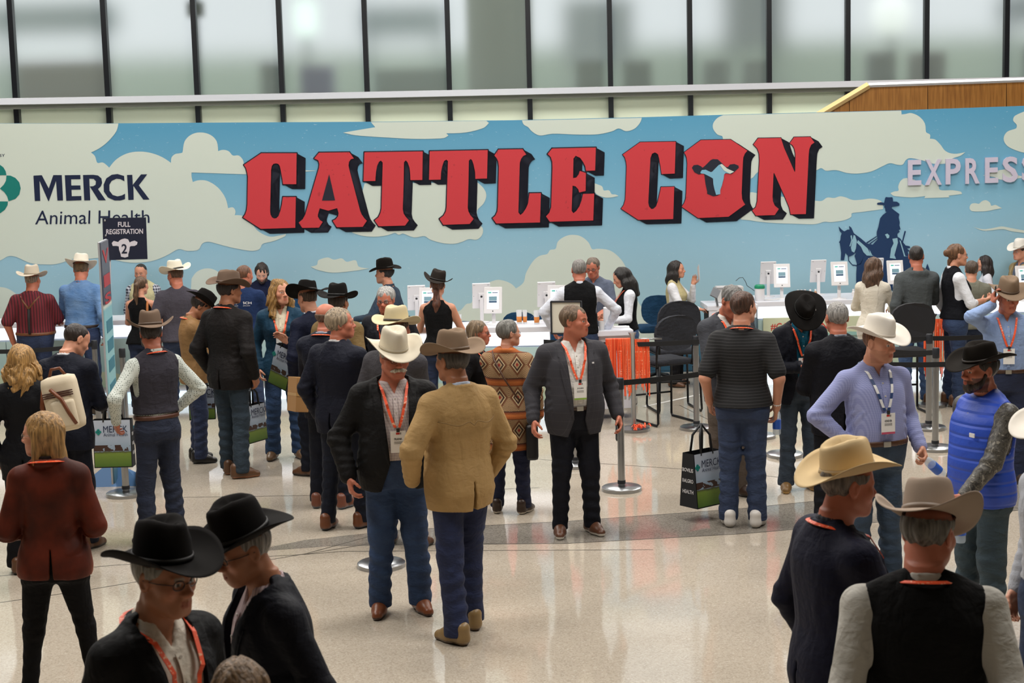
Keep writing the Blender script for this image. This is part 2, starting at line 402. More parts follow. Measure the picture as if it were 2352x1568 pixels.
cl([(-420,284.5),(0,283.6),(272,283.6),(268,300),(251,322),(229,340),(209,350),(218,358),(224,374),(236,373),(246,380),(251,385),(265,368),(290,353),(320,348),(350,352),(375,362),(393,374),(394,362),(402,354),(412,352),(419,350),(424,325),(438,310),(460,304),(484,310),(498,325),(501,347),(512,344),(525,347),(535,357),(548,357),(558,367),(562,380),(600,387),(650,389),(728,392),(650,397),(560,400),(440,396),(440,405),(443,418),(455,414),(475,415),(500,430),(518,455),(524,478),(535,476),(541,485),(539,494),(556,495),(575,505),(590,528),(618,543),(640,541),(657,537),(655,542),(630,553),(603,560),(596,572),(578,576),(530,568),(480,555),(465,559),(456,573),(430,576),(410,572),(380,588),(345,600),(300,603),(237,592),(200,594),(185,590),(160,597),(130,606),(100,607),(70,604),(38,590),(20,588),(0,598),(-100,620),(-420,600)])
TOPC=[(788,304.5),(816,310.5),(893,316),(959,319),(1020,317),(1030,311),(1025,306),(1071,304),(1112,293),(1123,282),(1117,277.3),(852,280.5),(862,292),(826,298)]
cl(TOPC)
cl([(1199,276.5),(1203,286),(1213,292),(1221,301),(1239,311),(1269,307),(1331,309),(1376,308),(1407,301),(1421,295),(1438,301),(1458,295),(1471,280),(1474,270.5)])
cl([(1661,264.5),(1648,270.6),(1638,283.5),(1638,296),(1648,309),(1659,313),(1661,322),(1690,345),(1700,400),(1725,410),(1741,395),(1800,392),(1875,391),(1886,386),(1897,392),(1920,390.5),(1945,397),(1968,398.5),(2000,394),(2025,382.5),(2044,374.6),(2060,378),(2073,378),(2080,368),(2089,363),(2118,368),(2143,376),(2175,374.5),(2185,365),(2207,357),(2217,349),(2211,350.6),(2191,353),(2172,347),(2159,331),(2147,320),(2135.5,318.6),(2136,309),(2127,303.6),(2124,283.5),(2111,267.5),(2092,259.5),(2079.5,261.7),(2070.6,262.7),(2070,254)])
cl([(1702,504),(1721,505.6),(1744,509),(1779,512),(1824,513.6),(1872,514.6),(1894,509),(1907,510),(1939,505.6),(1955,497.6),(1956,489.7),(1984,486),(2016,481.7),(2028,480),(2025,463),(2003,456),(1977,458.6),(1958,459),(1942,453),(1929,450.7),(1916,454.5),(1900,453.5),(1888,461),(1875,461),(1800,452),(1737,443),(1722,442),(1700,470)])
c5=(1900,330,5.204)
cl([(755,590),(800,570),(850,560),(848,510),(880,440),(940,410),(1040,430),(1130,480),(1170,500),(1250,430),(1320,470),(1345,550),(1500,555),(1600,575),(1610,600),(1450,620),(1460,640),(1160,650),(1170,625),(1030,640),(900,635),(790,620)],org=c5)
cl([(1700,770),(1720,720),(1770,710),(1812,717),(1850,685),(1900,675),(1945,705),(1960,740),(2010,730),(2050,750),(2090,770),(2000,785),(1900,805),(1730,805)],org=c5)
cl([(1740,990),(1850,1020),(1960,1010),(2080,988),(2160,1000),(2352,1035),(2700,1075),(2700,1110),(2352,1065),(2200,1045),(2100,1020),(1950,1035),(1850,1035)],org=c5)
cl([(1860,380),(1960,345),(2040,320),(2080,312),(2180,310),(2260,370),(2352,390),(2700,395),(2700,410),(2352,405),(2180,430),(2050,425),(2000,400)],org=c5)
cl([(2700,238),(2352,256),(2336,263),(2329,268),(2327,277),(2335,286.6),(2333.7,294.6),(2313,302.6),(2305,318.6),(2313,334.6),(2335,345.8),(2352,350.6),(2500,370),(2700,372)])
cl([(837.6,421),(834,434),(809,534),(829,540.6),(860,543.5),(890,540),(907,534.7),(916,539),(925.5,536),(951,545),(975,542),(988,550),(1019,558.5),(1044.6,559.5),(1061.6,555),(1077,549),(1095.6,550),(1108,538),(1109,524.5),(1104,517.7),(1095.6,485),(1111,466.7),(1117,448),(1111,432.6),(1097,419)])
cl([(1366,421),(1373,423.5),(1383,428),(1386.7,437),(1398.6,437),(1405,445.6),(1414,446.5),(1420.7,450),(1400,453.6),(1383,452),(1366,441)])
cl([(713.6,612),(728,608),(731,597.5),(753,591),(767,596),(785,593),(796,601),(817,597.5),(824,612),(849,616),(821,620.7),(763.6,626),(728,619)])
cl([(1058,712),(1071,698),(1083,695),(1096,664),(1138,643),(1156,644),(1175,652),(1185,662),(1202,649),(1208,627),(1224,600),(1239,587.5),(1257,583),(1263.5,574),(1276,571),(1281,555),(1297,543),(1315,539),(1335,543),(1352,557),(1360,572),(1372,571),(1401,575),(1425,594),(1438,615),(1446,645),(1470,700),(1520,760),(1520,800),(1040,800),(1040,720)])
cl([(440,640),(452,624),(475,616),(498,622),(515,640),(540,690),(640,740),(640,800),(430,800)])
cl([(-400,650),(-60,656),(10,660),(34,672),(60,700),(60,800),(-400,800)])
bpoly([(-420,850),(-420,790),(200,800),(420,830),(700,810),(1000,840),(1300,815),(1490,835),(1540,800),(1620,830),(1900,800),(2200,790),(2700,760),(2700,850),(1500,850)],mat('print_hills','2c5a75',.55),2,'printed_hills')
# rider silhouette
bpoly([(160,1390),(165,1300),(150,1190),(138,1175),(155,1150),(160,1100),(172,1070),(145,1040),(135,985),(165,1020),(190,1040),(205,1045),(240,1025),(265,1025),(258,980),(285,1000),(308,1050),(318,1070),(400,1130),(470,1190),(540,1205),(590,1150),(600,1140),(590,1090),(590,1050),(610,990),(630,890),(662,850),(690,830),(712,812),(695,810),(690,770),(678,757),(685,735),(640,730),(600,728),(590,718),(600,705),(640,698),(678,705),(690,650),(700,636),(735,641),(775,638),(782,655),(785,690),(830,692),(862,715),(860,738),(820,746),(775,752),(765,768),(800,795),(860,840),(852,880),(865,940),(860,975),(874,1020),(850,1030),(865,1050),(835,1075),(840,1112),(870,1130),(890,1160),(915,1190),(935,1215),(985,1225),(990,1245),(950,1250),(985,1280),(960,1290),(970,1320),(990,1350),(1000,1400),(1060,1460),(1170,1500),(1195,1430),(1220,1500),(1240,1590),(1260,1700),(1200,1750),(345,1750),(345,1560),(352,1430),(325,1340),(340,1300),(300,1330),(255,1350),(215,1300),(200,1390)],mat('print_rider_blue','16355c',.5),3,'printed_rider',org=c5)
LB=mat('print_light_blue','8fb8c6',.55)
for P in ([(330,1095),(350,1160),(340,1250),(320,1300),(290,1285),(280,1240),(300,1150),(312,1090)],[(365,1150),(480,1250),(520,1330),(560,1340),(470,1335),(430,1295),(400,1230),(350,1180)],
          [(775,1135),(835,1125),(842,1180),(800,1330),(820,1375),(745,1365),(760,1250),(790,1190)],[(685,1085),(715,1072),(740,1095),(735,1125),(710,1130),(700,1105)],
          [(275,1100),(290,1090),(300,1150),(275,1225),(262,1225),(285,1150)],[(860,1150),(875,1160),(930,1340),(960,1345),(915,1345)],[(500,1260),(540,1340),(515,1340)]):
    bpoly(P,LB,4,'printed_highlight',org=c5)
for P in ([(895,1205),(885,1190),(920,1045),(930,1038),(938,1050)],[(462,1180),(590,1100),(592,1110),(475,1190)],[(500,1192),(600,1122),(600,1132),(512,1200)],
          [(245,1340),(250,1400),(300,1455),(350,1460),(400,1440),(432,1370),(424,1370),(392,1430),(350,1448),(300,1442),(260,1395),(255,1340)],[(1030,1400),(1060,1380),(1080,1460),(1050,1450)]):
    bpoly(P,MATS['print_rider_blue'],3,'printed_tack',org=c5)
# slab letters
S=5.88; c1=(540,300,S); c2=(900,300,S); c3=(1220,290,S); c4=(1540,290,S)
LET=[('C',c1,[(355,305),(833,305),(828,722),(650,722),(640,650),(620,540),(605,475),(585,448),(555,442),(520,448),(498,475),(488,530),(483,750),(475,1080),(480,1130),(500,1170),(530,1185),(560,1180),(590,1150),(615,1080),(635,990),(648,895),(822,895),(815,1310),(350,1325),(110,1170),(140,1130),(160,1070),(168,1000),(175,620),(165,560),(150,505),(122,462)]),
('A',c1,[(1135,297),(1545,292),(1605,375),(1565,385),(1540,420),(1533,470),(1545,530),(1690,1080),(1710,1130),(1745,1180),(1780,1215),(1725,1297),(1375,1303),(1320,1215),(1360,1195),(1392,1155),(1400,1115),(1380,1045),(1260,1080),(1145,1047),(1120,1130),(1120,1160),(1145,1205),(1185,1230),(1135,1308),(910,1312),(860,1240),(915,1195),(950,1130),(1135,500),(1140,450),(1125,400),(1070,375)]),
('T',c1,[(1748,292),(2535,280),(2529,665),(2369,668),(2367,600),(2357,500),(2332,430),(2307,400),(2282,425),(2277,700),(2265,1060),(2277,1120),(2307,1165),(2347,1210),(2297,1280),(1940,1290),(1885,1210),(1935,1170),(1965,1110),(1978,1050),(1995,430),(1970,403),(1945,420),(1920,470),(1903,560),(1895,678),(1735,680)]),
('T',c2,[(512,278),(1295,262),(1285,645),(1128,650),(1125,560),(1105,460),(1085,400),(1065,382),(1040,405),(1035,700),(1025,1040),(1035,1090),(1060,1140),(1105,1190),(1050,1258),(695,1270),(645,1190),(700,1145),(730,1090),(740,1030),(758,410),(737,390),(705,410),(680,480),(665,560),(660,660),(503,664)]),
('L',c2,[(1440,255),(1765,250),(1815,322),(1775,340),(1745,380),(1728,430),(1725,500),(1708,1100),(1735,1138),(1770,1110),(1810,1050),(1840,980),(1858,845),(2012,842),(2000,1238),(1410,1252),(1360,1180),(1400,1145),(1425,1090),(1432,1030),(1445,480),(1435,410),(1415,370),(1385,335)]),
('E',c3,[(282,300),(872,287),(862,597),(740,600),(730,540),(700,480),(660,425),(600,398),(570,435),(565,700),(610,690),(640,650),(655,602),(738,630),(735,872),(648,893),(635,850),(600,810),(558,800),(545,1140),(570,1172),(610,1140),(650,1080),(680,1000),(700,912),(850,908),(837,1270),(250,1287),(200,1215),(245,1165),(270,1090),(287,560),(285,480),(265,415),(222,375)]),
('C',c3,[(1470,215),(1950,207),(1937,637),(1760,645),(1745,540),(1725,430),(1710,375),(1670,352),(1630,370),(1608,430),(1600,600),(1580,1030),(1590,1080),(1620,1115),(1650,1112),(1685,1080),(1710,1010),(1740,880),(1752,820),(1930,815),(1915,1250),(1445,1262),(1215,1112),(1250,1060),(1270,990),(1275,900),(1288,540),(1280,470),(1262,415),(1235,382)]),
('O',c4,[(408,187),(810,180),(1035,328),(1000,370),(980,420),(975,480),(958,900),(965,980),(985,1025),(1005,1055),(780,1220),(370,1237),(150,1085),(185,1035),(203,980),(210,900),(225,500),(218,430),(205,390),(183,352)]),
('N',c4,[(1180,162),(1488,157),(1530,290),(1675,620),(1681,600),(1685,370),(1670,300),(1645,255),(1608,228),(1665,148),(1885,143),(1940,218),(1895,250),(1870,310),(1862,400),(1825,1183),(1620,1188),(1600,1090),(1545,960),(1395,625),(1388,640),(1375,950),(1380,1010),(1405,1070),(1460,1115),(1405,1197),(1150,1205),(1100,1135),(1150,1090),(1170,1010),(1172,960),(1200,460),(1195,370),(1170,300),(1118,245)])]
for k,(nm,org,P) in enumerate(LET):
    Q=[(org[0]+x/org[2],org[1]+y/org[2]) for x,y in P]; V=[]; Fc=[]; sh=(20.5,11) if k<6 else (19,10); ow=2.6 if k<6 else 1.6
    def addq(pts):
        n=len(V); V.extend(bpt(x,y,3) for x,y in pts); Fc.append(tuple(range(n,n+len(pts))))
    addq([(x+sh[0],y+sh[1]) for x,y in Q])
    for i in range(len(Q)):
        a,b=Q[i],Q[(i+1)%len(Q)]
        addq([a,b,(b[0]+sh[0],b[1]+sh[1]),(a[0]+sh[0],a[1]+sh[1])])
        d=math.hypot(b[0]-a[0],b[1]-a[1]) or 1; tx,ty=(b[0]-a[0])/d*ow,(b[1]-a[1])/d*ow
        addq([(a[0]-tx*.6+ty,a[1]-ty*.6-tx),(b[0]+tx*.6+ty,b[1]+ty*.6-tx),(b[0]+tx*.6-ty,b[1]+ty*.6+tx),(a[0]-tx*.6-ty,a[1]-ty*.6+tx)])
    mobj('letter_shadow',V,Fc,NAVY,bw)
    mobj('red_letter',[bpt(x,y,5) for x,y in Q],[tuple(range(len(Q)))],RED,bw)
bpoly([(1272,585),(1352,940),(1175,943)],NAVY,6,'letter_counter',org=c1)
bpoly([(285,560),(310,525),(365,518),(410,540),(430,558),(460,535),(540,455),(570,442),(635,445),(690,495),(740,545),(770,552),(800,515),(860,507),(915,530),(920,560),(870,605),(855,620),(820,645),(740,635),(720,650),(718,700),(690,810),(668,860),(668,915),(630,935),(575,945),(490,910),(492,880),(470,780),(455,660),(440,635),(380,650),(320,620)],NAVY,6,'cow_head_mark',org=c4)
bpoly([(400,620),(420,590),(470,585),(540,618),(560,612),(600,570),(650,520),(690,507),(760,570),(855,612),(800,640),(740,630),(720,650),(715,700),(690,800),(668,860),(668,915),(612,925),(590,850),(575,780),(570,705),(540,685),(450,640),(405,635)],mat('print_mid_blue','7db4cd',.5),7,'cow_head_highlight',org=c4)
bpoly([(662,520),(690,507),(760,570),(855,612),(800,640),(715,595)],CLOUD,8,'cow_head_highlight',org=c4)
# sponsor lettering
c6=(0,270,4.48)
for P in ([(345,597),(432,592),(503,728),(550,591),(637,591),(650,852),(592,853),(578,650),(505,858),(498,858),(408,650),(416,856),(360,857)],
 [(668,592),(828,590),(830,633),(733,634),(735,698),(828,697),(831,740),(737,742),(740,808),(838,806),(840,850),(683,855)],
 [(855,590),(960,588),(1010,595),(1045,625),(1052,670),(1040,705),(1010,735),(1090,850),(1015,850),(925,708),(960,705),(985,690),(988,655),(965,630),(920,628),(930,850),(868,852)],
 [(1278,600),(1282,655),(1240,632),(1200,628),(1150,650),(1127,690),(1127,750),(1160,795),(1210,810),(1255,800),(1288,782),(1288,838),(1240,852),(1180,852),(1110,820),(1070,760),(1067,690),(1095,625),(1150,588),(1210,580)],
 [(1308,590),(1362,588),(1368,690),(1452,584),(1516,583),(1430,697),(1540,842),(1475,843),(1374,703),(1376,845),(1322,847)]):
    bpoly(P,MNAVY,2,'sponsor_letter',org=c6)
for P in ([(68,595),(110,597),(160,620),(200,665),(215,728),(200,790),(160,835),(90,860),(75,810),(45,765),(0,730),(40,690),(62,650)],[(-150,862),(82,862),(80,900),(50,950),(0,985),(-60,995),(-150,930)],[(-150,540),(-60,470),(0,485),(35,510),(60,550),(68,592),(-150,592)],[(-200,597),(-160,650),(-90,728),(-160,800),(-200,858),(-290,830),(-330,728),(-290,630)]):
    bpoly(P,TEAL,2,'sponsor_emblem',org=c6)
# ---- text helper: the built-in font, mapped onto any surface
def text_geo(s, bold=0.0, res=3, spacing=1.0):
    c=bpy.data.curves.new('t','FONT'); c.body=s; c.offset=bold; c.resolution_u=res; c.space_character=spacing
    o=bpy.data.objects.new('t',c); COL.objects.link(o)
    dg=bpy.context.evaluated_depsgraph_get(); me=bpy.data.meshes.new_from_object(o.evaluated_get(dg))
    V=[v.co.copy() for v in me.vertices]; Fs=[tuple(p.vertices) for p in me.polygons]
    bpy.data.objects.remove(o); bpy.data.curves.remove(c); bpy.data.meshes.remove(me)
    x0=min(v.x for v in V); x1=max(v.x for v in V); y0=min(v.y for v in V); y1=max(v.y for v in V)
    return [((v.x-x0)/(x1-x0),(v.y-y0)/(y1-y0)) for v in V], Fs
def fit_text(s, fn, m, name, parent, bold=0.0, extrude=None, res=3, spacing=1.0):
    UV,Fs=text_geo(s,bold,res,spacing); V=[fn(u,v) for u,v in UV]
    if extrude is not None:
        n=len(V); bm=bmesh.new(); bv=[bm.verts.new(v) for v in V]
        for f in Fs:
            try: bm.faces.new([bv[i] for i in f])
            except ValueError: pass
        r=bmesh.ops.extrude_face_region(bm, geom=list(bm.faces))
        for e in r['geom']:
            if isinstance(e,bmesh.types.BMVert): e.co += Vector(extrude)
        me=bpy.data.meshes.new(name); bm.to_mesh(me); bm.free(); me.materials.append(m)
        o=bpy.data.objects.new(name,me); COL.objects.link(o); o.parent=parent; return o
    return mobj(name,V,Fs,m,parent)
def quadfn(TL,TR,BR,BL,layer):
    def fn(u,v):
        x=(BL[0]*(1-u)+BR[0]*u)*(1-v)+(TL[0]*(1-u)+TR[0]*u)*v; y=(BL[1]*(1-u)+BR[1]*u)*(1-v)+(TL[1]*(1-u)+TR[1]*u)*v
        return bpt(x,y,layer)
    return fn
q6=lambda x,y:(x/4.48,270+y/4.48)
fit_text('Animal Health',quadfn(q6(372,957),q6(1538,952),q6(1540,1084),q6(362,1100),2),MNAVY,'sponsor_lettering',bw,bold=.0)
fit_text('PRESENTED BY',quadfn(q6(-330,378),q6(52,373),q6(54,404),q6(-328,410),2),MNAVY,'sponsor_lettering',bw)
LIL=mat('raised_letter_lilac','c9c3d6',.5)
for ch,x0,x1,y0,y1 in [('E',960,1118,190,498),('X',1165,1362,184,495),('P',1410,1588,175,487),('R',1645,1816,168,480),('E',1880,2036,160,470),('S',2090,2270,150,465),('S',2322,2500,140,455)]:
    q=lambda x,y:(1900+x/5.204,330+y/5.204)
    sl=(x1-x0)*.035
    fit_text(ch,quadfn(q(x0,y0+sl),q(x1,y0),q(x1,y1-sl),q(x0,y1),1),LIL,'raised_letter',bw,bold=.025,extrude=(0,-.03,0))
# ------------------------------------------------------------------ implicit surfaces for people and clothes
f32=np.float32
def surface_nets(D, xs, ys, zs):
    s=(D<0); nx,ny,nz=D.shape
    cs=[(i,j,k) for i in (0,1) for j in (0,1) for k in (0,1)]
    cnt=np.zeros((nx-1,ny-1,nz-1),np.int8)
    for (i,j,k) in cs: cnt+=s[i:nx-1+i,j:ny-1+j,k:nz-1+k]
    act=(cnt>0)&(cnt<8)
    I,J,K=np.nonzero(act)
    if len(I)==0: return np.zeros((0,3),f32), np.zeros((0,4),np.int32)
    idx=np.full(cnt.shape,-1,np.int32); idx[I,J,K]=np.arange(len(I))
    dv={c:D[I+c[0],J+c[1],K+c[2]] for c in cs}
    acc=np.zeros((len(I),3),f32); n=np.zeros(len(I),f32)
    X=[xs[I],xs[I+1]];Y=[ys[J],ys[J+1]];Z=[zs[K],zs[K+1]]
    for a in cs:
        for ax in range(3):
            if a[ax]==1: continue
            b=list(a); b[ax]=1; b=tuple(b)
            da,db=dv[a],dv[b]; m=((da<0)!=(db<0)); t=np.where(m,da/np.where(m,da-db,1),0)
            P=[X[a[0]],Y[a[1]],Z[a[2]]]; Q=[X[b[0]],Y[b[1]],Z[b[2]]]
            for c in range(3): acc[:,c]+=np.where(m,P[c]+t*(Q[c]-P[c]),0)
            n+=m
    V=acc/n[:,None]
    quads=[]
    for ax in range(3):
        sl0=[slice(None)]*3; sl1=[slice(None)]*3
        o=[a for a in range(3) if a!=ax]
        sl0[ax]=slice(0,-1); sl1[ax]=slice(1,None)
        for a in o: sl0[a]=slice(1,-1); sl1[a]=slice(1,-1)
        A=s[tuple(sl0)]; B=s[tuple(sl1)]
        for flip in (0,1):
            m=(A&~B) if flip==0 else (~A&B)
            P=np.array(np.nonzero(m))
            if P.shape[1]==0: continue
            for a in o: P[a]+=1
            def g(d0,d1):
                q=P.copy(); q[o[0]]-=d0; q[o[1]]-=d1; return idx[q[0],q[1],q[2]]
            q4=np.stack([g(0,0),g(1,0),g(1,1),g(0,1)],1)
            if (ax==1)!=(flip==1): q4=q4[:,::-1]
            quads.append(q4)
    Qd=np.concatenate(quads).astype(np.int32)
    Qd=Qd[(Qd>=0).all(1)]
    return V.astype(f32), Qd[:,::-1]
def v3(*a): return np.array(a,f32)
class Prim:
    def __init__(s,lo,hi,fn,k=.02,op='u',only=None): s.lo=np.array(lo,f32); s.hi=np.array(hi,f32); s.fn=fn; s.k=k; s.op=op
def cap(a,b,r1,r2=None,k=.02,op='u',flat=None):
    a=np.array(a,f32); b=np.array(b,f32); r2=r1 if r2 is None else r2; R=max(r1,r2); ab=b-a; L=float(ab@ab)+1e-9
    def fn(x,y,z):
        px,py,pz=x-a[0],y-a[1],z-a[2]
        t=np.clip((px*ab[0]+py*ab[1]+pz*ab[2])/L,0,1)
        return np.sqrt((px-t*ab[0])**2+(py-t*ab[1])**2+(pz-t*ab[2])**2)-(r1+(r2-r1)*t)
    return Prim(np.minimum(a,b)-R,np.maximum(a,b)+R,fn,k,op)
def ell(c,r,R=None,k=.02,op='u'):
    c=np.array(c,f32); r=np.array(r,f32); Rm=float(max(r))
    def fn(x,y,z):
        p=[x-c[0],y-c[1],z-c[2]]
        if R is not None: p=[R[0][i]*p[0]+R[1][i]*p[1]+R[2][i]*p[2] for i in range(3)]
        k0=np.sqrt((p[0]/r[0])**2+(p[1]/r[1])**2+(p[2]/r[2])**2)+1e-6
        k1=np.sqrt((p[0]/r[0]**2)**2+(p[1]/r[1]**2)**2+(p[2]/r[2]**2)**2)+1e-6
        return k0*(k0-1)/k1
    e=r if R is None else np.array([Rm]*3)
    return Prim(c-e,c+e,fn,k,op)
def rbox(c,h,R=None,r=.008,k=.012,op='u'):
    c=np.array(c,f32); h=np.array(h,f32)-r
    def fn(x,y,z):
        p=[x-c[0],y-c[1],z-c[2]]
        if R is not None: p=[R[0][i]*p[0]+R[1][i]*p[1]+R[2][i]*p[2] for i in range(3)]
        q=[np.abs(p[i])-h[i] for i in range(3)]
        return np.sqrt(sum(np.maximum(a,0)**2 for a in q))+np.minimum(np.maximum(q[0],np.maximum(q[1],q[2])),0)-r
    m=np.linalg.norm(h)+r if R is not None else h+r
    return Prim(c-m,c+m,fn,k,op)
def loft(tab,off=0.,zlo=None,zhi=None,k=.03,pw=2.3,flare=0.):
    """tab rows: z, half width, half depth, cx, cy"""
    T=np.array(tab,f32); T=T[np.argsort(T[:,0])]
    zl=T[0,0] if zlo is None else zlo; zh=T[-1,0] if zhi is None else zhi
    zz=np.linspace(T[0,0]-.01,T[-1,0]+.01,160); W=np.ones(9)/9
    cols=[]
    for c in range(1,5):
        v=np.interp(zz,T[:,0],T[:,c]); v=np.convolve(np.pad(v,4,'edge'),W,'valid'); cols.append(v)
    def fn(x,y,z):
        z1=z.reshape(-1) if z.size==z.shape[-1] else z
        a=np.interp(z1,zz,cols[0])+off; b=np.interp(z1,zz,cols[1])+off; cx=np.interp(z1,zz,cols[2]); cy=np.interp(z1,zz,cols[3])
        if flare: 
            e=np.clip((1.10-z1)/.3,0,1.5)*flare; a=a+e; b=b+e
        sh=z.shape; a,b,cx,cy=[q.reshape(sh).astype(f32) for q in (a,b,cx,cy)]
        r=((np.abs(x-cx)/a)**pw+(np.abs(y-cy)/b)**pw)**(1/pw)
        d=(r-1)*np.minimum(a,b)
        return np.maximum(d,np.maximum(zl-z,z-zh))
    A=float(max(cols[0]))+off+flare*1.5; B=float(max(cols[1]))+off+flare*1.5
    lo=[min(cols[2])-A,min(cols[3])-B,zl]; hi=[max(cols[2])+A,max(cols[3])+B,zh]
    p=Prim(lo,hi,fn,k); p.tab=(zz,cols,off); return p
class Field:
    def __init__(s): s.p=[]
    def add(s,*q): s.p+=q; return s
    def bounds(s):
        u=[q for q in s.p if q.op=='u']
        return np.min([q.lo for q in u],0),np.max([q.hi for q in u],0)
    def eval(s,xs,ys,zs):
        D=np.full((len(xs),len(ys),len(zs)),9.,f32)
        for q in s.p:
            m=max(q.k,.012)+.02
            i0,i1=np.searchsorted(xs,[q.lo[0]-m,q.hi[0]+m]); j0,j1=np.searchsorted(ys,[q.lo[1]-m,q.hi[1]+m]); k0,k1=np.searchsorted(zs,[q.lo[2]-m,q.hi[2]+m])
            if i1<=i0 or j1<=j0 or k1<=k0: continue
            x=xs[i0:i1,None,None]; y=ys[None,j0:j1,None]; z=zs[None,None,k0:k1]
            d=q.fn(x,y,z); d=np.broadcast_to(d,(i1-i0,j1-j0,k1-k0)); cur=D[i0:i1,j0:j1,k0:k1]
            if q.op=='u':
                h=np.maximum(q.k-np.abs(d-cur),0)/q.k; D[i0:i1,j0:j1,k0:k1]=np.minimum(d,cur)-h*h*q.k*.25
            elif q.op=='s':
                d=-d; h=np.maximum(q.k-np.abs(d-cur),0)/q.k; D[i0:i1,j0:j1,k0:k1]=np.maximum(d,cur)+h*h*q.k*.25
            elif q.op=='d':   # displacement
                D[i0:i1,j0:j1,k0:k1]=cur+d
            elif q.op=='i':
                D[i0:i1,j0:j1,k0:k1]=np.maximum(d,cur)
        return D
    def mesh(s,cell,lo=None,hi=None,pad=.03):
        L,H=s.bounds(); lo=L-pad if lo is None else np.array(lo,f32); hi=H+pad if hi is None else np.array(hi,f32)
        ax=[np.arange(lo[a],hi[a]+cell,cell,dtype=f32) for a in range(3)]
        return surface_nets(s.eval(*ax),*ax)
EV=lambda lo,hi,fn,op='d',k=.01: Prim(lo,hi,fn,k,op)
BIG=([-3,-3,-3],[3,3,3])
def folds(amp,seed,fx=14,fy=14,fz=6,lo=BIG[0],hi=BIG[1]):
    r=np.random.RandomState(seed); ph=r.rand(8)*6.28
    def fn(x,y,z):
        u=x+.05*np.sin(7*z+ph[0])+.03*np.sin(11*y+ph[1]); v=z+.06*np.sin(6*x+ph[2])+.04*np.sin(9*y+ph[3])
        return (amp*(np.sin(fx*u+fz*.5*v+ph[4])*np.sin(fz*v+ph[5]+3*y)+.6*np.sin(fx*1.7*u-fz*v+ph[6])*np.cos(fy*y+ph[7]))).astype(f32)
    return EV(lo,hi,fn)
def rings(a,b,amp,n,seed,R=.09):
    """creases across a limb between a and b"""
    a=np.array(a,f32); b=np.array(b,f32); ab=b-a; L=float(ab@ab); r=np.random.RandomState(seed); ph=r.rand(4)*6.28
    def fn(x,y,z):
        t=((x-a[0])*ab[0]+(y-a[1])*ab[1]+(z-a[2])*ab[2])/L
        w=np.clip(1-np.abs(2*t-1)**4,0,1)
        ar=np.arctan2(y-a[1],x-a[0])
        return (amp*w*np.sin(n*6.28*t+1.3*np.sin(ar+ph[0])+.7*np.sin(2*ar+ph[1]))*(.6+.4*np.sin(ar*1+ph[2]))).astype(f32)
    return EV(np.minimum(a,b)-R,np.maximum(a,b)+R,fn)

# ------------------------------------------------------------------ skin material (colour per vertex)
g=G('skin',.5); at=g.N.new('ShaderNodeAttribute'); at.attribute_name='Col'; g.L.new(at.outputs['Color'],g.b.inputs['Base Color'])
g.b.inputs['Subsurface Weight'].default_value=.0; g.bump(g.noise(160,2),.15,.002); SKIN=g.m
g=G('shoe_leather',.38); at=g.N.new('ShaderNodeAttribute'); at.attribute_name='Col'; g.L.new(at.outputs['Color'],g.b.inputs['Base Color']); SHOEM=g.m
def hairmat(col):
    n='hair_'+col
    if n in MATS: return MATS[n]
    g=G(n,.5); v=g.noise(30,5,vec=g.mapping((3,3,.35)))
    c=lin(col); hi=tuple(min(1,x*1.3+.006) for x in c); lo=tuple(x*.45 for x in c)
    g.color(g.mix(g.ramp(v,[(.35,'000000'),(.65,'ffffff')]),lo,hi)); g.bump(v,.8,.012); return g.m
def feltmat(col): return mat('felt_'+col,col,.9,bump=.15,bscale=500,var=.06,spec=.15)
# ------------------------------------------------------------------ skeleton
def unit(v): v=np.array(v,float); return v/(np.linalg.norm(v)+1e-9)
def ik(S,W,l1,l2,pole):
    S=np.array(S,float);W=np.array(W,float); d=W-S; D=np.linalg.norm(d); 
    if D>.985*(l1+l2): W=S+d/D*.985*(l1+l2); d=W-S; D=np.linalg.norm(d)
    u=d/D; x=(l1*l1-l2*l2+D*D)/(2*D); h=math.sqrt(max(l1*l1-x*x,0)); p=np.array(pole,float); p=unit(p-u*(p@u))
    return S+u*x+p*h, W
BODY={'m':dict(sh=.178,prof=[(.80,.150,.105,0,.005),(.90,.168,.120,0,.010),(1.00,.163,.112,0,.004),(1.10,.152,.104,0,-.004),(1.20,.160,.112,0,-.004),(1.32,.176,.122,0,0),(1.38,.176,.116,0,.006),(1.44,.140,.090,0,.018),(1.49,.092,.070,0,.022),(1.53,.060,.060,0,.018),(1.57,.056,.058,0,.012)]),
      'f':dict(sh=.156,prof=[(.80,.150,.105,0,.005),(.90,.172,.122,0,.012),(1.00,.160,.108,0,.004),(1.10,.128,.092,0,-.002),(1.20,.136,.100,0,-.008),(1.30,.150,.125,0,-.020),(1.37,.148,.108,0,-.002),(1.44,.112,.078,0,.014),(1.49,.070,.056,0,.020),(1.53,.050,.050,0,.016),(1.57,.046,.048,0,.010)])}
class Fig: pass
def rotm(yaw=0,pitch=0,roll=0):
    return np.array((Matrix.Rotation(yaw,3,'Z')@Matrix.Rotation(pitch,3,'X')@Matrix.Rotation(roll,3,'Y')),float)
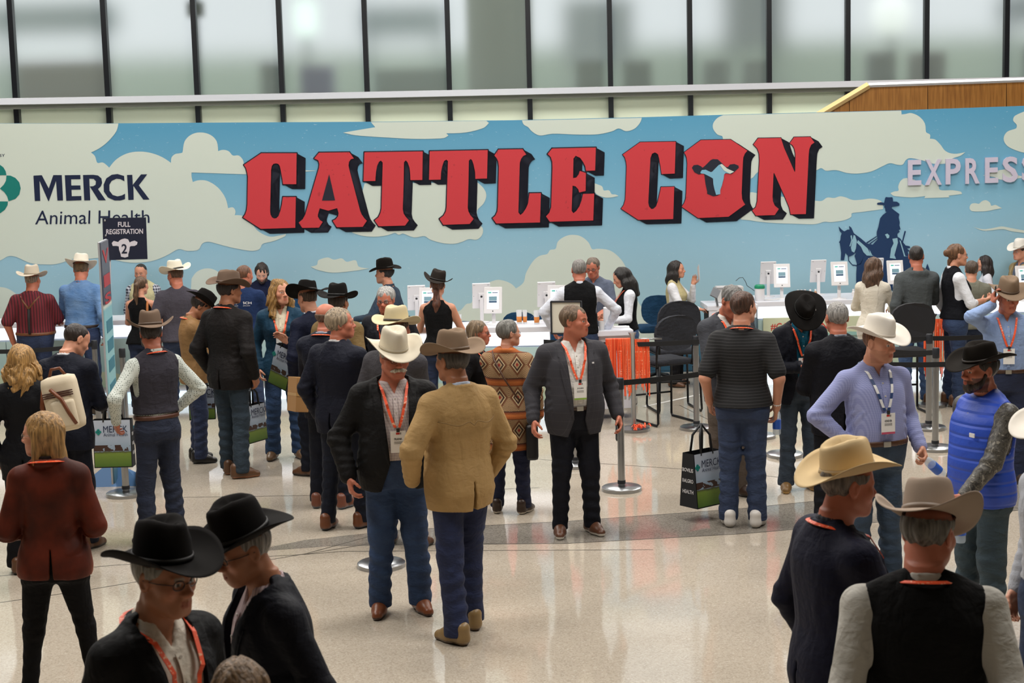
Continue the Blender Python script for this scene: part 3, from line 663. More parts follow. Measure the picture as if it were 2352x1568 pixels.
def hand_prims(w,u,n,side,curl,out,spread=.0,sc=1.0):
    """w wrist, u direction of the palm, n palm normal (fingers curl towards it), side vector towards thumb"""
    w=np.array(w,float);u=unit(u);n=unit(n-u*(np.dot(n,u)));s=unit(side-u*np.dot(side,u)-n*np.dot(side,n))
    R=[u,s,n]; R=np.array(R).T
    Rm=[[R[j][i] for i in range(3)] for j in range(3)]
    out.append(cap(w-u*.02,w+u*.02,.027*sc,.026*sc,k=.02))
    out.append(rbox(w+u*.062*sc,(.046*sc,.041*sc,.0145*sc),Rm,r=.013*sc,k=.018))
    out.append(cap(w+u*.02*sc+s*.012*sc+n*.004,w+u*.055*sc+s*.030*sc+n*.010,.016*sc,.015*sc,k=.015))
    for i,(o,L) in enumerate(((.031,.074),(.0105,.084),(-.0105,.078),(-.031,.060))):
        p=w+u*(.104-abs(i-1.2)*.004)*sc+s*o*sc; a=.15; L*=sc
        for j,(fr,rr) in enumerate(((.45,.0095),(.31,.0085),(.24,.0075))):
            a+=curl*(.9 if j else .65)
            d=u*math.cos(a)+n*math.sin(a)+s*(o*spread*8)
            q=p+unit(d)*L*fr; out.append(cap(p,q,rr*sc,rr*.92*sc,k=.004)); p=q
    p=w+u*.035*sc+s*.036*sc+n*.006
    for j,(L,rr) in enumerate(((.034,.0125),(.030,.0105),(.022,.009))):
        d=unit(u*(.62+.22*j)+s*(.62-.35*j-curl*.25)+n*(.30+.35*curl*(j+.6)))
        q=p+d*L*sc; out.append(cap(p,q,rr*sc,rr*.93*sc,k=.006)); p=q

def head_prims(T,H,sex,wide=1.0):
    """T(p) maps head space to person space; H is the rotation (list) for ellipsoids"""
    o=[]; f=.94 if sex=='f' else 1.0; W=wide
    E=lambda c,r,k=.02,op='u': o.append(ell(T(c),[r[0]*f,r[1]*f,r[2]*f],H,k,op))
    Cp=lambda a,b,r1,r2=None,k=.012,op='u': o.append(cap(T(a),T(b),r1*f,(r2 or r1)*f,k,op))
    E((0,.014,.036),(.077,.097,.084),.02)
    E((0,-.035,.030),(.064,.062,.070),.03)
    E((0,-.030,-.040),(.058*W,.060,.066),.04)
    E((0,-.050,-.070),(.044*W,.042,.038),.03)
    Cp((-.016,-.078,-.097),(.016,-.078,-.097),.017,k=.025)
    for sx in (-1,1):
        E((sx*.046*W,-.060,-.020),(.024,.026,.026),.025)
        Cp((sx*.012,-.090,.022),(sx*.044,-.080,.024),.010,.009,.014)
        Cp((sx*.053*W,.0,-.055),(sx*.028,-.062,-.088),.017,.016,.03)
        o.append(ell(T((sx*.031,-.103,.004)),[.020*f,.016*f,.013*f],H,.012,'s'))
        E((sx*.031,-.078,.004),(.0135,.0135,.0125),.004)
        Cp((sx*.020,-.0905,.0125),(sx*.043,-.085,.012),.0042,k=.006)
        Cp((sx*.021,-.0895,-.0055),(sx*.041,-.0855,-.0045),.004,k=.008)
        E((sx*.079,.010,.000),(.009,.021,.032),.010); E((sx*.085,.004,.004),(.006,.012,.020),.006,'s'); E((sx*.079,-.002,.004),(.006,.010,.014),.008)
        E((sx*.0125,-.103,-.030),(.0095,.012,.009),.008)
    Cp((0,-.090,.016),(0,-.112,-.022),.0085,.0115,.014); E((0,-.114,-.026),(.0125,.012,.0105),.008)
    E((0,-.086,-.060),(.030,.018,.026),.02)
    Cp((-.020,-.090,-.060),(0,-.101,-.0555),.0045,.006,.006); Cp((.020,-.090,-.060),(0,-.101,-.0555),.0045,.006,.006)
    Cp((-.016,-.091,-.0665),(0,-.100,-.0685),.005,.0075,.006); Cp((.016,-.091,-.0665),(0,-.100,-.0685),.005,.0075,.006)
    Cp((-.020,-.099,-.0625),(.020,-.099,-.0625),.0022,k=.004,op='s')
    return o
PAL={'fair':'cb8f73','ruddy':'b96f56','tan':'a86f50','pale':'d3a088','brown':'8d5c40','dark':'774a33'}

def hair_field(style,T,H,seed,f=1.0):
    F_=Field(); cell=1
    base=ell(T((0,.014,.037)),[.085*f,.109*f,.095*f],H,.02)
    A=np.array(H).T
    org=np.array(T((0,0,0)))
    def loc(x,y,z):
        d=[x-org[0],y-org[1],z-org[2]]; M_=np.array(H)
        return [M_[0][i]*d[0]+M_[1][i]*d[1]+M_[2][i]*d[2] for i in range(3)]
    def hairline(c=0.,nape=-.075):
        def fn(x,y,z):
            p=loc(x,y,z)
            d=-(.61*(p[1]+.088*f)+.79*(p[2]-(.064-c)*f))
            d=np.minimum(d, np.maximum(-(p[1]-.028),-1.0*(p[2]+.0)-.0+nape*-1*0-.0)) if False else d
            back=np.maximum(.020-p[1], nape*f-p[2])
            side=np.maximum(np.maximum(-.005-p[1],-.03-p[2]),0.060-np.abs(p[0]))
            tmp=np.maximum(np.maximum(-.052*f-p[1],(.022+.012)-p[2]-.10*np.maximum(p[1]+.05,0)),.046*f-np.abs(p[0]))
            return np.minimum(np.minimum(np.minimum(d,back),side),tmp).astype(f32)
        return EV(BIG[0],BIG[1],fn,'i')
    def strands(amp,fr=60):
        def fn(x,y,z):
            p=loc(x,y,z); a=np.arctan2(p[0],p[1]+.0)
            return (amp*(np.sin(a*9+22*p[2]+2*np.sin(30*p[1]))+.7*np.sin(fr*p[0]+25*p[2]+seed)+.6*np.sin(fr*1.3*p[1]-18*p[0]+seed*2))).astype(f32)
        return EV(BIG[0],BIG[1],fn)
    P=lambda a:T(a)
    if style in ('short','crew','under'):
        if style=='crew': base=ell(T((0,.014,.036)),[.080*f,.104*f,.090*f],H,.02)
        if style=='under': base=ell(T((0,.018,.030)),[.081*f,.102*f,.084*f],H,.02)
        F_.add(base,hairline(),strands(.0012 if style!='short' else .0028))
    elif style=='full':
        F_.add(ell(T((0,.016,.040)),[.090*f,.108*f,.100*f],H,.02),hairline(.008),strands(.004,45))
    elif style=='bald':
        def top(x,y,z):
            p=loc(x,y,z); return (p[2]-.028+.0*p[0]).astype(f32)
        F_.add(ell(T((0,.018,.030)),[.081*f,.101*f,.086*f],H,.02),hairline(),EV(BIG[0],BIG[1],top,'i'),strands(.001))
    elif style=='lob':
        F_.add(ell(T((0,.020,.040)),[.092*f,.108*f,.100*f],H,.02),cap(P((0,.055,-.0)),P((0,.060,-.15)),.078,.070,.05),hairline(.006,-.20),strands(.003,60))
        for sx in (-1,1): F_.add(cap(P((sx*.072,.0,.02)),P((sx*.085,-.015,-.15)),.026,.022,.03))
    elif style=='bob':
        F_.add(ell(T((0,.020,.040)),[.094*f,.108*f,.100*f],H,.02),ell(T((0,.040,-.030)),[.085*f,.075*f,.075*f],H,.04),hairline(.006,-.10),strands(.005,45))
    elif style in ('long','curly'):
        F_.add(ell(T((0,.020,.040)),[.092*f,.108*f,.100*f],H,.02),hairline(.006,-.12))
        am=.005
        for sx in (-1,1):
            F_.add(cap(P((sx*.072,.0,.03)),P((sx*(.095 if style=='curly' else .082),.005,-.08)),.032,.045 if style=='curly' else .036,.04),cap(P((sx*(.095 if style=='curly' else .082),.005,-.08)),P((sx*(.112 if style=='curly' else .092),-.035 if style=='curly' else .02,-.22)),.045,.030,.04))
        F_.add(cap(P((0,.07,.0)),P((0,.085,-.14)),.070,.072,.05),cap(P((0,.085,-.14)),P((0,.085,-.27)),.072,.045,.05),
               cap(P((-.05,.07,-.10)),P((-.06,.07,-.25)),.05,.03,.05),cap(P((.05,.07,-.10)),P((.06,.07,-.25)),.05,.03,.05))
        F_.add(strands(.006 if style=='curly' else .004,42 if style=='curly' else 55))
        if style=='curly':
            def crl_(x,y,z):
                p=loc(x,y,z); return (.008*np.sin(75*p[2]+6*np.sin(28*p[0])+3*np.sin(35*p[1]))*(p[2]<-.02)).astype(f32)
            F_.add(EV(BIG[0],BIG[1],crl_))
    elif style=='pony':
        F_.add(ell(T((0,.018,.036)),[.083*f,.104*f,.092*f],H,.02),hairline(.004,-.06),
               cap(P((0,.105,.03)),P((0,.135,.0)),.020,.028,.02),cap(P((0,.135,0)),P((.01,.125,-.13)),.030,.034,.02),cap(P((.01,.125,-.13)),P((0,.115,-.27)),.032,.010,.02),strands(.0035,60))
    elif style=='lowpony':
        F_.add(ell(T((0,.018,.036)),[.083*f,.104*f,.092*f],H,.02),hairline(.004,-.09),
               cap(P((0,.085,-.06)),P((0,.105,-.20)),.035,.045,.02),cap(P((0,.105,-.20)),P((.0,.105,-.44)),.045,.012,.02),strands(.004,60))
    elif style=='bun':
        F_.add(ell(T((0,.018,.038)),[.087*f,.106*f,.096*f],H,.02),hairline(.004,-.07),ell(T((0,.118,.035)),[.042,.036,.040],H,.015),
               cap(P((0,.09,-.05)),P((0,.10,-.12)),.018,.006,.02),strands(.0045,55))
    return F_,loc
# ------------------------------------------------------------------ hats
def make_hat(name,col,T3,band,parent,size=1.0,brim=.115,curl=.07,crown=.125,dip=.022,crease=.026,label=None,straw=False,pinch=.018,seedn=0):
    """T3: 4x4 from hat space to person space. Hat space: origin at the base of the crown, front = -y."""
    n=56; m=feltmat(col); V=[];Fc=[]
    ax,ay=.083*size,.104*size
    # crown rings
    ringsz=[(0,1.0),(.12,.995),(.3,.975),(.5,.955),(.68,.93),(.82,.90),(.92,.85),(.985,.76),(1.0,.62),(1.0,.45),(1.0,.28),(1.0,.12)]
    def crownpt(th,i):
        zt,rr=ringsz[i]; x=ax*rr*math.cos(th)*(1-.05*zt); y=ay*rr*math.sin(th)
        fr=max(0,-math.sin(th)); z=crown*zt*(1.0-.10*max(0,math.sin(th))*zt-.02*fr*zt)
        if zt>.5:
            pin=pinch*min(1,(zt-.5)/.4)*fr*math.exp(-((abs(math.cos(th))-.62)/.30)**2); x-=math.copysign(pin,math.cos(th))
        if i>=6:
            k=(i-5)/6; z-=crease*min(1,k*1.4)*math.exp(-(x/(.030*size))**2)*(1 if True else 0)*min(1,.35+.65*(1-abs(y)/ay))
            z-=crease*.5*k*fr*math.exp(-(y+.06)**2/.002)*math.exp(-((abs(x)-.035)/.018)**2)
            z+=.006*k*math.exp(-((abs(x)-.04)/.02)**2)
        return (x,y,z)
    for i in range(len(ringsz)):
        for k in range(n): V.append(crownpt(2*PI*k/n,i))
    for i in range(len(ringsz)-1):
        for k in range(n): Fc.append((i*n+k,i*n+(k+1)%n,(i+1)*n+(k+1)%n,(i+1)*n+k))
    L0=(len(ringsz)-1)*n; cx=len(V); z0=sum(V[L0+k][2] for k in range(n))/n; V.append((0,0,z0))
    for k in range(n): Fc.append((L0+k,L0+(k+1)%n,cx))
    # brim
    mB=9
    def brimpt(th,t,dz):
        rx=ax+(brim*1.0)*t; ry=ay+(brim*.92)*t; s=abs(math.cos(th)); c2=s**2.2
        lift=curl*c2*(t**1.7)
        x=rx*math.cos(th)*(1-.42*curl/.07*.25*c2*t); y=ry*math.sin(th)
        z=lift-dip*(abs(math.sin(th))**2)*t**1.3*1.0+.002
        return (x,y,z+dz)
    b0=len(V)
    for lay,dz in ((0,0.0),(1,-.004)):
        for i in range(mB):
            for k in range(n): V.append(brimpt(2*PI*k/n,i/(mB-1),dz if i<mB-1 else dz*.8))
    for i in range(mB-1):
        for k in range(n):
            k2=(k+1)%n; a=b0+i*n
            Fc.append((a+k,a+k2,a+n+k2,a+n+k)[::-1]); c=b0+mB*n+i*n; Fc.append((c+k,c+k2,c+n+k2,c+n+k))
    a=b0+(mB-1)*n; c=b0+mB*n+(mB-1)*n
    for k in range(n): Fc.append((a+k,a+(k+1)%n,c+(k+1)%n,c+k)[::-1])
    V=[T3@Vector(v) for v in V]
    h=mobj('hat',V,Fc,m,parent,True)
    bm=bmesh.new(); bm.from_mesh(h.data); bmesh.ops.recalc_face_normals(bm,faces=bm.faces); bm.to_mesh(h.data); bm.free()
    if label: h['label']=label
    # band
    V=[];Fc=[]; k2=1.012
    for (zt,e) in ((.004,1.03),(.020,1.018),(.0201,.99),(.004,.99)):
        for k in range(n):
            th=2*PI*k/n; V.append(T3@Vector((ax*e*math.cos(th),ay*e*math.sin(th),zt)))
    for i in range(4):
        for k in range(n): Fc.append((i*n+k,i*n+(k+1)%n,((i+1)%4)*n+(k+1)%n,((i+1)%4)*n+k))
    mobj('hat_band',V,Fc,mat('hatband_'+band,band,.5),h,True)
    if straw=='pin':
        MB().tube([T3@Vector((ax*1.03,-.02,.012)),T3@Vector((ax*1.06,-.02,.012))],.012,8).build('hat_pin',mat('silver','c9c9c9',.25,1.),h)
    return h
# ------------------------------------------------------------------ cloth materials
def fabric(key):
    if key in MATS: return MATS[key]
    kind,*c=key.split('_')
    if kind in('plain','suit'):
        g=G(key,.85 if kind=='plain' else .7); cc=lin(c[0]); lm_=sum(cc)/3; kf=.6 if lm_<.03 else 1.; cc=tuple(q*kf for q in cc); g.color(g.mix(g.noise(8,4),tuple(q*.86 for q in cc),tuple(min(1,q*1.14) for q in cc)))
        n1=g.noise(5,3,vec=g.mapping((1.6,1.6,.8)),dist=.6); n2=g.noise(17,3,vec=g.mapping((1,1,1.8)),dist=.4)
        h=g.M('ADD',g.M('ADD',n1,g.M('MULTIPLY',n2,.30)),g.M('MULTIPLY',g.noise(300,1),.02)); g.bump(h,.6 if kind=='plain' else .5,.045); g.b.inputs['Specular IOR Level'].default_value=.18
        return g.m
    if kind=='leather': return mat(key,c[0],.42,bump=.15,bscale=120,var=.15)
    g=G(key,.85); x,y,z=g.xyz()
    if kind=='denim':
        n=g.noise(7,6); n2=g.noise(240,2); g.color(g.mix(n2,g.ramp(n,[(.35,c[0]),(.7,c[1])]),c[0])); g.bump(g.M('ADD',g.noise(5,3,vec=g.mapping((1,1,1.6)),dist=.8),g.M('MULTIPLY',g.noise(20,3,vec=g.mapping((1,1,2.)),dist=.5),.25)),.6,.045)
    elif kind=='hstripe':
        f=g.M('FRACT',g.M('MULTIPLY',g.M('ADD',z,g.M('MULTIPLY',g.noise(3,1),.04)),float(c[2]))); g.color(g.mix(g.M('GREATER_THAN',f,float(c[3])),c[0],c[1])); g.bump(g.noise(200),.2,.004)
    elif kind=='vstripe':
        f=g.M('FRACT',g.M('MULTIPLY',g.M('ADD',x,g.M('MULTIPLY',y,.6)),float(c[2]))); g.color(g.mix(g.M('GREATER_THAN',f,float(c[3])),c[0],c[1])); g.bump(g.noise(12,4),.3,.02)
    elif kind=='plaid':
        k=float(c[2]); w=float(c[3])
        a=g.M('GREATER_THAN',g.M('FRACT',g.M('MULTIPLY',g.M('ADD',x,y),k)),w); b=g.M('GREATER_THAN',g.M('FRACT',g.M('MULTIPLY',z,k)),w)
        g.color(g.mix(g.M('MULTIPLY',g.M('ADD',a,b),.5),c[0],c[1])); g.bump(g.noise(220),.25,.004)
    elif kind=='dots':
        v=g.N.new('ShaderNodeTexVoronoi'); v.inputs['Scale'].default_value=70; v.inputs['Randomness'].default_value=.25; g.L.new(g.tc.outputs['Object'],v.inputs['Vector'])
        g.color(g.mix(g.M('LESS_THAN',v.outputs['Distance'],.30),c[0],c[1])); g.bump(g.noise(12,4),.3,.02)
    elif kind=='paisley':
        n=g.noise(26,5,dist=2.2); g.color(g.ramp(n,[(.38,c[0]),(.5,c[1]),(.56,c[0]),(.66,c[2])])); g.b.inputs['Roughness'].default_value=.45; g.bump(g.noise(10,4),.4,.03)
    elif kind=='velvet':
        n=g.noise(6,4); g.color(g.ramp(n,[(.35,c[0]),(.7,c[1])])); g.b.inputs['Roughness'].default_value=.6; g.b.inputs['Sheen Weight'].default_value=.3; g.b.inputs['Sheen Roughness'].default_value=.35; g.b.inputs['Specular IOR Level'].default_value=.2
        g.b.inputs['Sheen Tint'].default_value=(*lin('d4703a'),1); g.bump(g.noise(7,3,vec=g.mapping((1,1,.5))),.35,.03)
    elif kind=='quilt':
        g.color(g.mix(g.noise(5,3),c[0],c[1])); f=g.M('ABSOLUTE',g.M('SUBTRACT',g.M('FRACT',g.M('MULTIPLY',z,15.)),.5)); g.b.inputs['Roughness'].default_value=.5
        g.bump(g.M('ADD',g.M('MINIMUM',g.M('MULTIPLY',g.M('SUBTRACT',.5,f),5),1.),g.M('MULTIPLY',g.noise(26,3),.5)),.3,.02)
    elif kind=='aztec':
        # horizontal bands, chevrons and stepped diamonds woven into the cloth
        pz=g.M('FRACT',g.M('MULTIPLY',z,1/.27)); u=g.M('FRACT',g.M('MULTIPLY',g.M('ADD',x,g.M('MULTIPLY',y,.35)),1/.155)); au=g.M('ABSOLUTE',g.M('SUBTRACT',u,.5))
        band=g.M('LESS_THAN',pz,.26)
        dz=g.M('ABSOLUTE',g.M('SUBTRACT',pz,.66)); dd=g.M('ADD',g.M('MULTIPLY',au,.80),g.M('MULTIPLY',dz,1.05))
        dia=g.M('LESS_THAN',dd,.27); dia2=g.M('LESS_THAN',dd,.215); core=g.M('LESS_THAN',dd,.14); core2=g.M('LESS_THAN',dd,.07)
        chev=g.M('MULTIPLY',g.M('GREATER_THAN',dd,.36),g.M('GREATER_THAN',g.M('FRACT',g.M('MULTIPLY',dd,16.)),.45))
        base=g.mix(g.noise(60,3),'5a3018','74421f')
        cc=g.mix(chev,base,'a88e68'); cc=g.mix(dia,cc,'b7a27c'); cc=g.mix(dia2,cc,'3c1f16'); cc=g.mix(core,cc,'a48c66'); cc=g.mix(core2,cc,'8e2a1c')
        bb=g.ramp(g.M('FRACT',g.M('MULTIPLY',pz,3.85)),[(0,'3d2114'),(.15,'9b4f1c'),(.5,'b5642a'),(.8,'7a3a18'),(.95,'3d2114')])
        g.color(g.mix(band,cc,bb)); g.bump(g.noise(120,3),.4,.01)
    elif kind=='woven':
        g.color(g.mix(g.noise(8,4),c[0],c[1])); g.bump(g.noise(9,4),.45,.03)
    return MATS[key]
LORANGE=None
def lanyard_mat():
    if 'lanyard_orange' in MATS: return MATS['lanyard_orange']
    g=G('lanyard_orange',.5); n=g.noise(70,2); g.color(g.mix(g.M('GREATER_THAN',n,.62),'f0562a','f7b38f')); return g.m
def lanyard_white():
    if 'lanyard_white' in MATS: return MATS['lanyard_white']
    g=G('lanyard_white',.5); x,y,z=g.xyz(); g.color(g.mix(g.M('GREATER_THAN',g.M('FRACT',g.M('MULTIPLY',z,11.)),.6),'e4e4e2','27406e')); return g.m

NP=[0]
def person(px,py,a,label,feet=None,H=1.78,sex='m',fat=0.,skin='fair',hair=('short','4a3526'),hat=None,head=(0,0,0),lean=(0,0),
           top=('shirt','plain_888888'),under=None,arms=('down','down'),legs='jeans',pants='denim_1d2a44_31466b',shoes='5a3a24',stance=.13,step=0.,
           lany=None,badge=None,glasses=None,beard=None,stache=None,group=None,belt=None,sh=1.0,collar=None,depth=None,sleeve=1.0,hem=None,open_=None,extra=None,twist=0,feet_out=.25,sleevefab=None,tuck=False,hairline=None,age=0.,mouth=None,lowcrown=0, hx=0.0):
    NP[0]+=1; seed=NP[0]*13+5
    hatup=.085 if hat else 0.0
    # -------- where the person stands
    Hn=H+hatup*H/1.78
    if feet is not None:
        f0=at_z(feet[0],feet[1],0.0); Y=f0.y; t=at_y(px,py,Y); Hn=t.z; H=Hn/(1+hatup/1.78); X=t.x
        X=f0.x if feet[2:]else X
    else:
        t=at_z(px,py,Hn); X,Y=t.x,t.y
    s=H/1.78; dist=math.hypot(X,Y); ppm=F/dist
    c_cl=min(.022,max(.010,3.2/ppm))/s; c_hd=min(.010,max(.0045,1.7/ppm))/s; c_hn=min(.009,max(.0042,1.5/ppm))/s
    root=thing('person',label,'person',(X,Y,0),a,group)
    P=BODY[sex]; shw=P['sh']*sh*(1+fat*.12)
    def lz(z): # lean offsets above the hips
        k=max(0,z-.95)/.55; return lean[0]*k*1.0, -lean[1]*k   # (side, forward)
    prof=[]
    for (z,aw,bw_,cx,cy) in P['prof']:
        fw=math.exp(-((z-1.08)/.17)**2); aw2=aw*(1+fat*(.10+.24*fw))*(sh if z>1.25 and z<1.5 else 1); bw2=bw_*(1+fat*(.10+.42*fw)); lx,ly=lz(z)
        prof.append((z,aw2,bw2,cx+lx,cy+ly-fat*.032*fw))
    # -------- head frame
    yaw,pit,rol=head; lx,ly=lz(1.56)
    piv=np.array((lx,ly-.006,1.543)); R=rotm(math.radians(yaw),math.radians(pit),math.radians(rol))
    hc0=np.array((0,-.022,.118))
    hsc=1.0
    def T(p): return tuple(piv+R@(hc0+np.array(p,float)*hsc))
    Hm=[[R[i][j] for j in range(3)] for i in range(3)]
    # -------- arms
    A={}
    z_sh=1.418; lx,ly=lz(z_sh)
    for i,sd in ((0,-1),(1,1)):   # 0 = image left when the person faces the viewer (their right), 1 = their left
        S_=np.array((sd*shw+lx,ly+.012,z_sh)); ar=arms[i]; pole=(sd*.35,.9,-.1); curl=.55; n=(-sd*1.,0,0); u=None; side=(0,-1,0)
        show=True
        if isinstance(ar,str):
            if ar=='down': W=(sd*(.228+.05*fat)+lx*.3,-.03,.915); pole=(sd*.5,.8,0); 
            elif ar=='back': W=(sd*.24,.06,.92)
            elif ar=='hip': W=(sd*(.20+.03*fat),-.055,1.03); pole=(sd*1,.35,0); u=(-sd*.45,-.5,-.65); n=(-sd*.6,.6,-.2); side=(0,.4,1); curl=.5
            elif ar=='pocket': W=(sd*(.215+.03*fat),-.06,.93); pole=(sd*.8,.6,0); show=False
            elif ar=='counter': W=(sd*.16,-.36,1.12); pole=(sd*.6,.3,-.9); u=(-sd*.1,-1,-.1); n=(0,0,-1); side=(-sd,0,0)
            elif ar=='phone': W=(sd*.06,-.30,1.16); pole=(sd*.7,.5,-.6); u=(-sd*.35,-.8,.2); n=(-sd*.2,.2,1); side=(-sd*.5,-.2,.8); curl=.55
            elif ar=='ear': W=(sd*.135,-.10,1.60); pole=(sd*.8,-.1,-.8); u=(-sd*.1,.15,.9); n=(-sd,0,0); side=(0,-1,.1); curl=.6
            elif ar=='chest': W=(sd*.02,-.27,1.28); pole=(sd*.9,.2,-.6); u=(-sd*.8,-.1,.35); n=(0,1,0); side=(0,0,1)
            elif ar=='behind': W=(sd*.07,.17,.98); pole=(sd*1,.3,0); u=(-sd*.7,.0,-.5); n=(0,1,0); side=(0,0,1)
            elif ar=='fold': W=(-sd*.10,-.20,1.16); pole=(sd*.9,0,-.5); u=(-sd*1,0,.1); n=(0,1,0); side=(0,0,1)
        else:
            W=ar['w']; pole=ar.get('pole',pole); u=ar.get('u'); n=ar.get('n',n); side=ar.get('side',side); curl=ar.get('curl',curl); show=ar.get('show',True)
        E_,W=ik(S_,W,.30,.255,pole)
        if u is None: u=unit(W-E_)
        A[i]=dict(S=S_,E=E_,W=W,u=u,n=n,side=side,curl=curl,show=show,sd=sd)
    # -------- skin
    bd=Field(); bd.add(loft(prof,-.008,zlo=.84,zhi=1.57,k=.03))
    nk=.058 if sex=='m' else .046; nk*=(1+fat*.12)
    bd.add(cap((lz(1.48)[0],lz(1.48)[1]+.022,1.48),T((0,.018,-.055)),nk*1.06,nk,.02))
    tk=1+.15*fat
    for q in A.values():
        a_,b_=lz(1.5); bd.add(cap((a_+q['sd']*.04,b_+.024,1.50),(q['S'][0]*.86,q['S'][1]+.004,q['S'][2]+.008),.028,.034,.03))
        bd.add(cap(q['S'],q['E'],.048*tk,.040*tk,.04),cap(q['E'],q['W'],.041*tk,.027*tk,.02))
    hd0=len(bd.p)
    for q in head_prims(T,Hm,sex,1+.10*fat): bd.add(q)
    hands=[]
    for q in A.values():
        if not q['show']: continue
        L=[]; hand_prims(q['W'],q['u'],q['n'],q['side'],q['curl'],L,sc=.98 if sex=='m' else .88); hands.append((q,L)); bd.add(*L)
    HC=np.array(T((0,0,0)))
    Vs=[];Qs=[];nv=0
    blocks=[(HC-.155,HC+.155,c_hd)]
    for q,L in hands:
        lo=np.min([p.lo for p in L],0)-.012; hi=np.max([p.hi for p in L],0)+.012; blocks.append((lo,hi,c_hn))
    V,Q=bd.mesh(c_cl*1.15)
    inb=np.zeros(len(V),bool)
    for lo,hi,c in blocks: inb|=((V>lo+c_cl*1.2)&(V<hi-c_cl*1.2)).all(1)
    Q=Q[~inb[Q].all(1)]; Vs.append(V);Qs.append(Q);nv+=len(V)
    for bi,(lo,hi,c) in enumerate(blocks):
        v,q=bd.mesh(c,lo,hi)
        Vs.append(v);Qs.append(q+nv);nv+=len(v)
    V=np.concatenate(Vs);Q=np.concatenate(Qs); us=np.zeros(len(V),bool); us[Q.ravel()]=True; rm=np.cumsum(us)-1; V=V[us]; Q=rm[Q]
    # colours in head space
    L_=(V-HC)@R; lx_,ly_,lz_=L_[:,0],L_[:,1],L_[:,2]; sk=np.array(lin(PAL[skin])); C=np.tile(sk,(len(V),1)).astype(f32)
    hd=(np.linalg.norm(L_,axis=1)<.15)
    def blend(m,c,wt): C[:]=C*(1-(m*wt)[:,None])+np.array(c,f32)[None]*(m*wt)[:,None]
    G_=lambda x,y,z,cx,cy,cz,r: np.exp(-(((x-cx)**2+(y-cy)**2+(z-cz)**2)/r**2))
    red=sk*np.array((1.05,.62,.55))
    for sx in (-1,1): blend(G_(lx_,ly_,lz_,sx*.045,-.085,-.022,.022)*hd,red,.45)
    blend(G_(lx_,ly_,lz_,0,-.12,-.026,.016)*hd,red,.5)
    blend(((np.abs(lx_)<.022)&(ly_<-.092)&(lz_<-.052)&(lz_>-.075)&hd).astype(f32),sk*np.array((.80,.42,.40)),.75)
    hc_=np.array(lin(hair[1]))
    for sx in (-1,1):
        blend(((np.abs(lx_-sx*.029)<.017)&(ly_<-.075)&(np.abs(lz_-.023-(.017-np.abs(lx_-sx*.029))*.15)<.0052)&hd).astype(f32),hc_*.6 if not age else hc_,.7)
        ey=((np.abs(lx_-sx*.031)<.0125)&(np.abs(lz_-.004)<.0062)&(ly_<-.080)&hd); blend(ey.astype(f32),np.array((.55,.52,.48)),1.)
        blend((ey&(np.abs(lx_-sx*.031)<.0058)).astype(f32),np.array((.03,.022,.015)),1.)
    if beard:
        bm_=(hd&(lz_<-.030)&(ly_<.012)&~((np.abs(lx_)<.018)&(lz_>-.072)&(ly_<-.09)&(lz_<-.053))&~((np.abs(lx_)<.012)&(lz_>-.04))&(lz_>-.125)&((lz_<-.045)|(np.abs(lx_)>.045))); blend(bm_.astype(f32),np.array(lin(beard[1])),.28 if beard[0]=='stubble' else .8)
    blend((hd&(lz_<-.128)).astype(f32)*0,sk,.0)
    Cc=np.ones((len(V),4),f32); Cc[:,:3]=C
    npobj('body',V*s,Q,SKIN,root,Cc)
    # -------- hair
    if hair[0] and hair[0]!='none':
        F_,loc=hair_field(hair[0],T,Hm,seed,.95 if sex=='f' else 1.0)
        v,q=F_.mesh(max(c_hd*1.1,.0055))
        if hat:
            l=(v-HC)@R; kill=l[:,2]>.060; q=q[~kill[q].any(1)]
        if len(q): npobj('hair',v*s,q,hairmat(hair[1]),root)
    if beard and beard[0]=='full':
        b=Field(); b.add(ell(T((0,-.040,-.070)),[.062,.060,.050],Hm,.02),ell(T((0,-.082,-.098)),[.036,.026,.030],Hm,.03))
        for sx in (-1,1): b.add(cap(T((sx*.068,-.008,-.018)),T((sx*.052,-.045,-.078)),.014,.020,.02))
        b.add(ell(T((0,-.104,-.057)),[.022,.02,.010],Hm,.006,'s'))
        def fn(x,y,z):
            d=[x-HC[0],y-HC[1],z-HC[2]]; p2=R[0][2]*d[0]+R[1][2]*d[1]+R[2][2]*d[2]; p0=R[0][0]*d[0]+R[1][0]*d[1]+R[2][0]*d[2]
            return np.where(np.abs(p0)<.045,p2+.042,p2+.0).astype(f32)
        b.add(EV(BIG[0],BIG[1],fn,'i'),folds(.0016,seed,140,140,60)); v,q=b.mesh(c_hd*1.1)
        npobj('beard',v*s,q,hairmat(beard[1]),root)
    if stache:
        b=Field()
        for sx in (-1,1): b.add(cap(T((0,-.108,-.050)),T((sx*.028,-.100,-.056)),.011,.012,.008),cap(T((sx*.028,-.100,-.056)),T((sx*.050,-.088,-.062)),.011,.006,.008))
        b.add(folds(.0012,seed,200,200,90)); v,q=b.mesh(max(.004,c_hd*.8)); npobj('moustache',v*s,q,hairmat(stache),root)
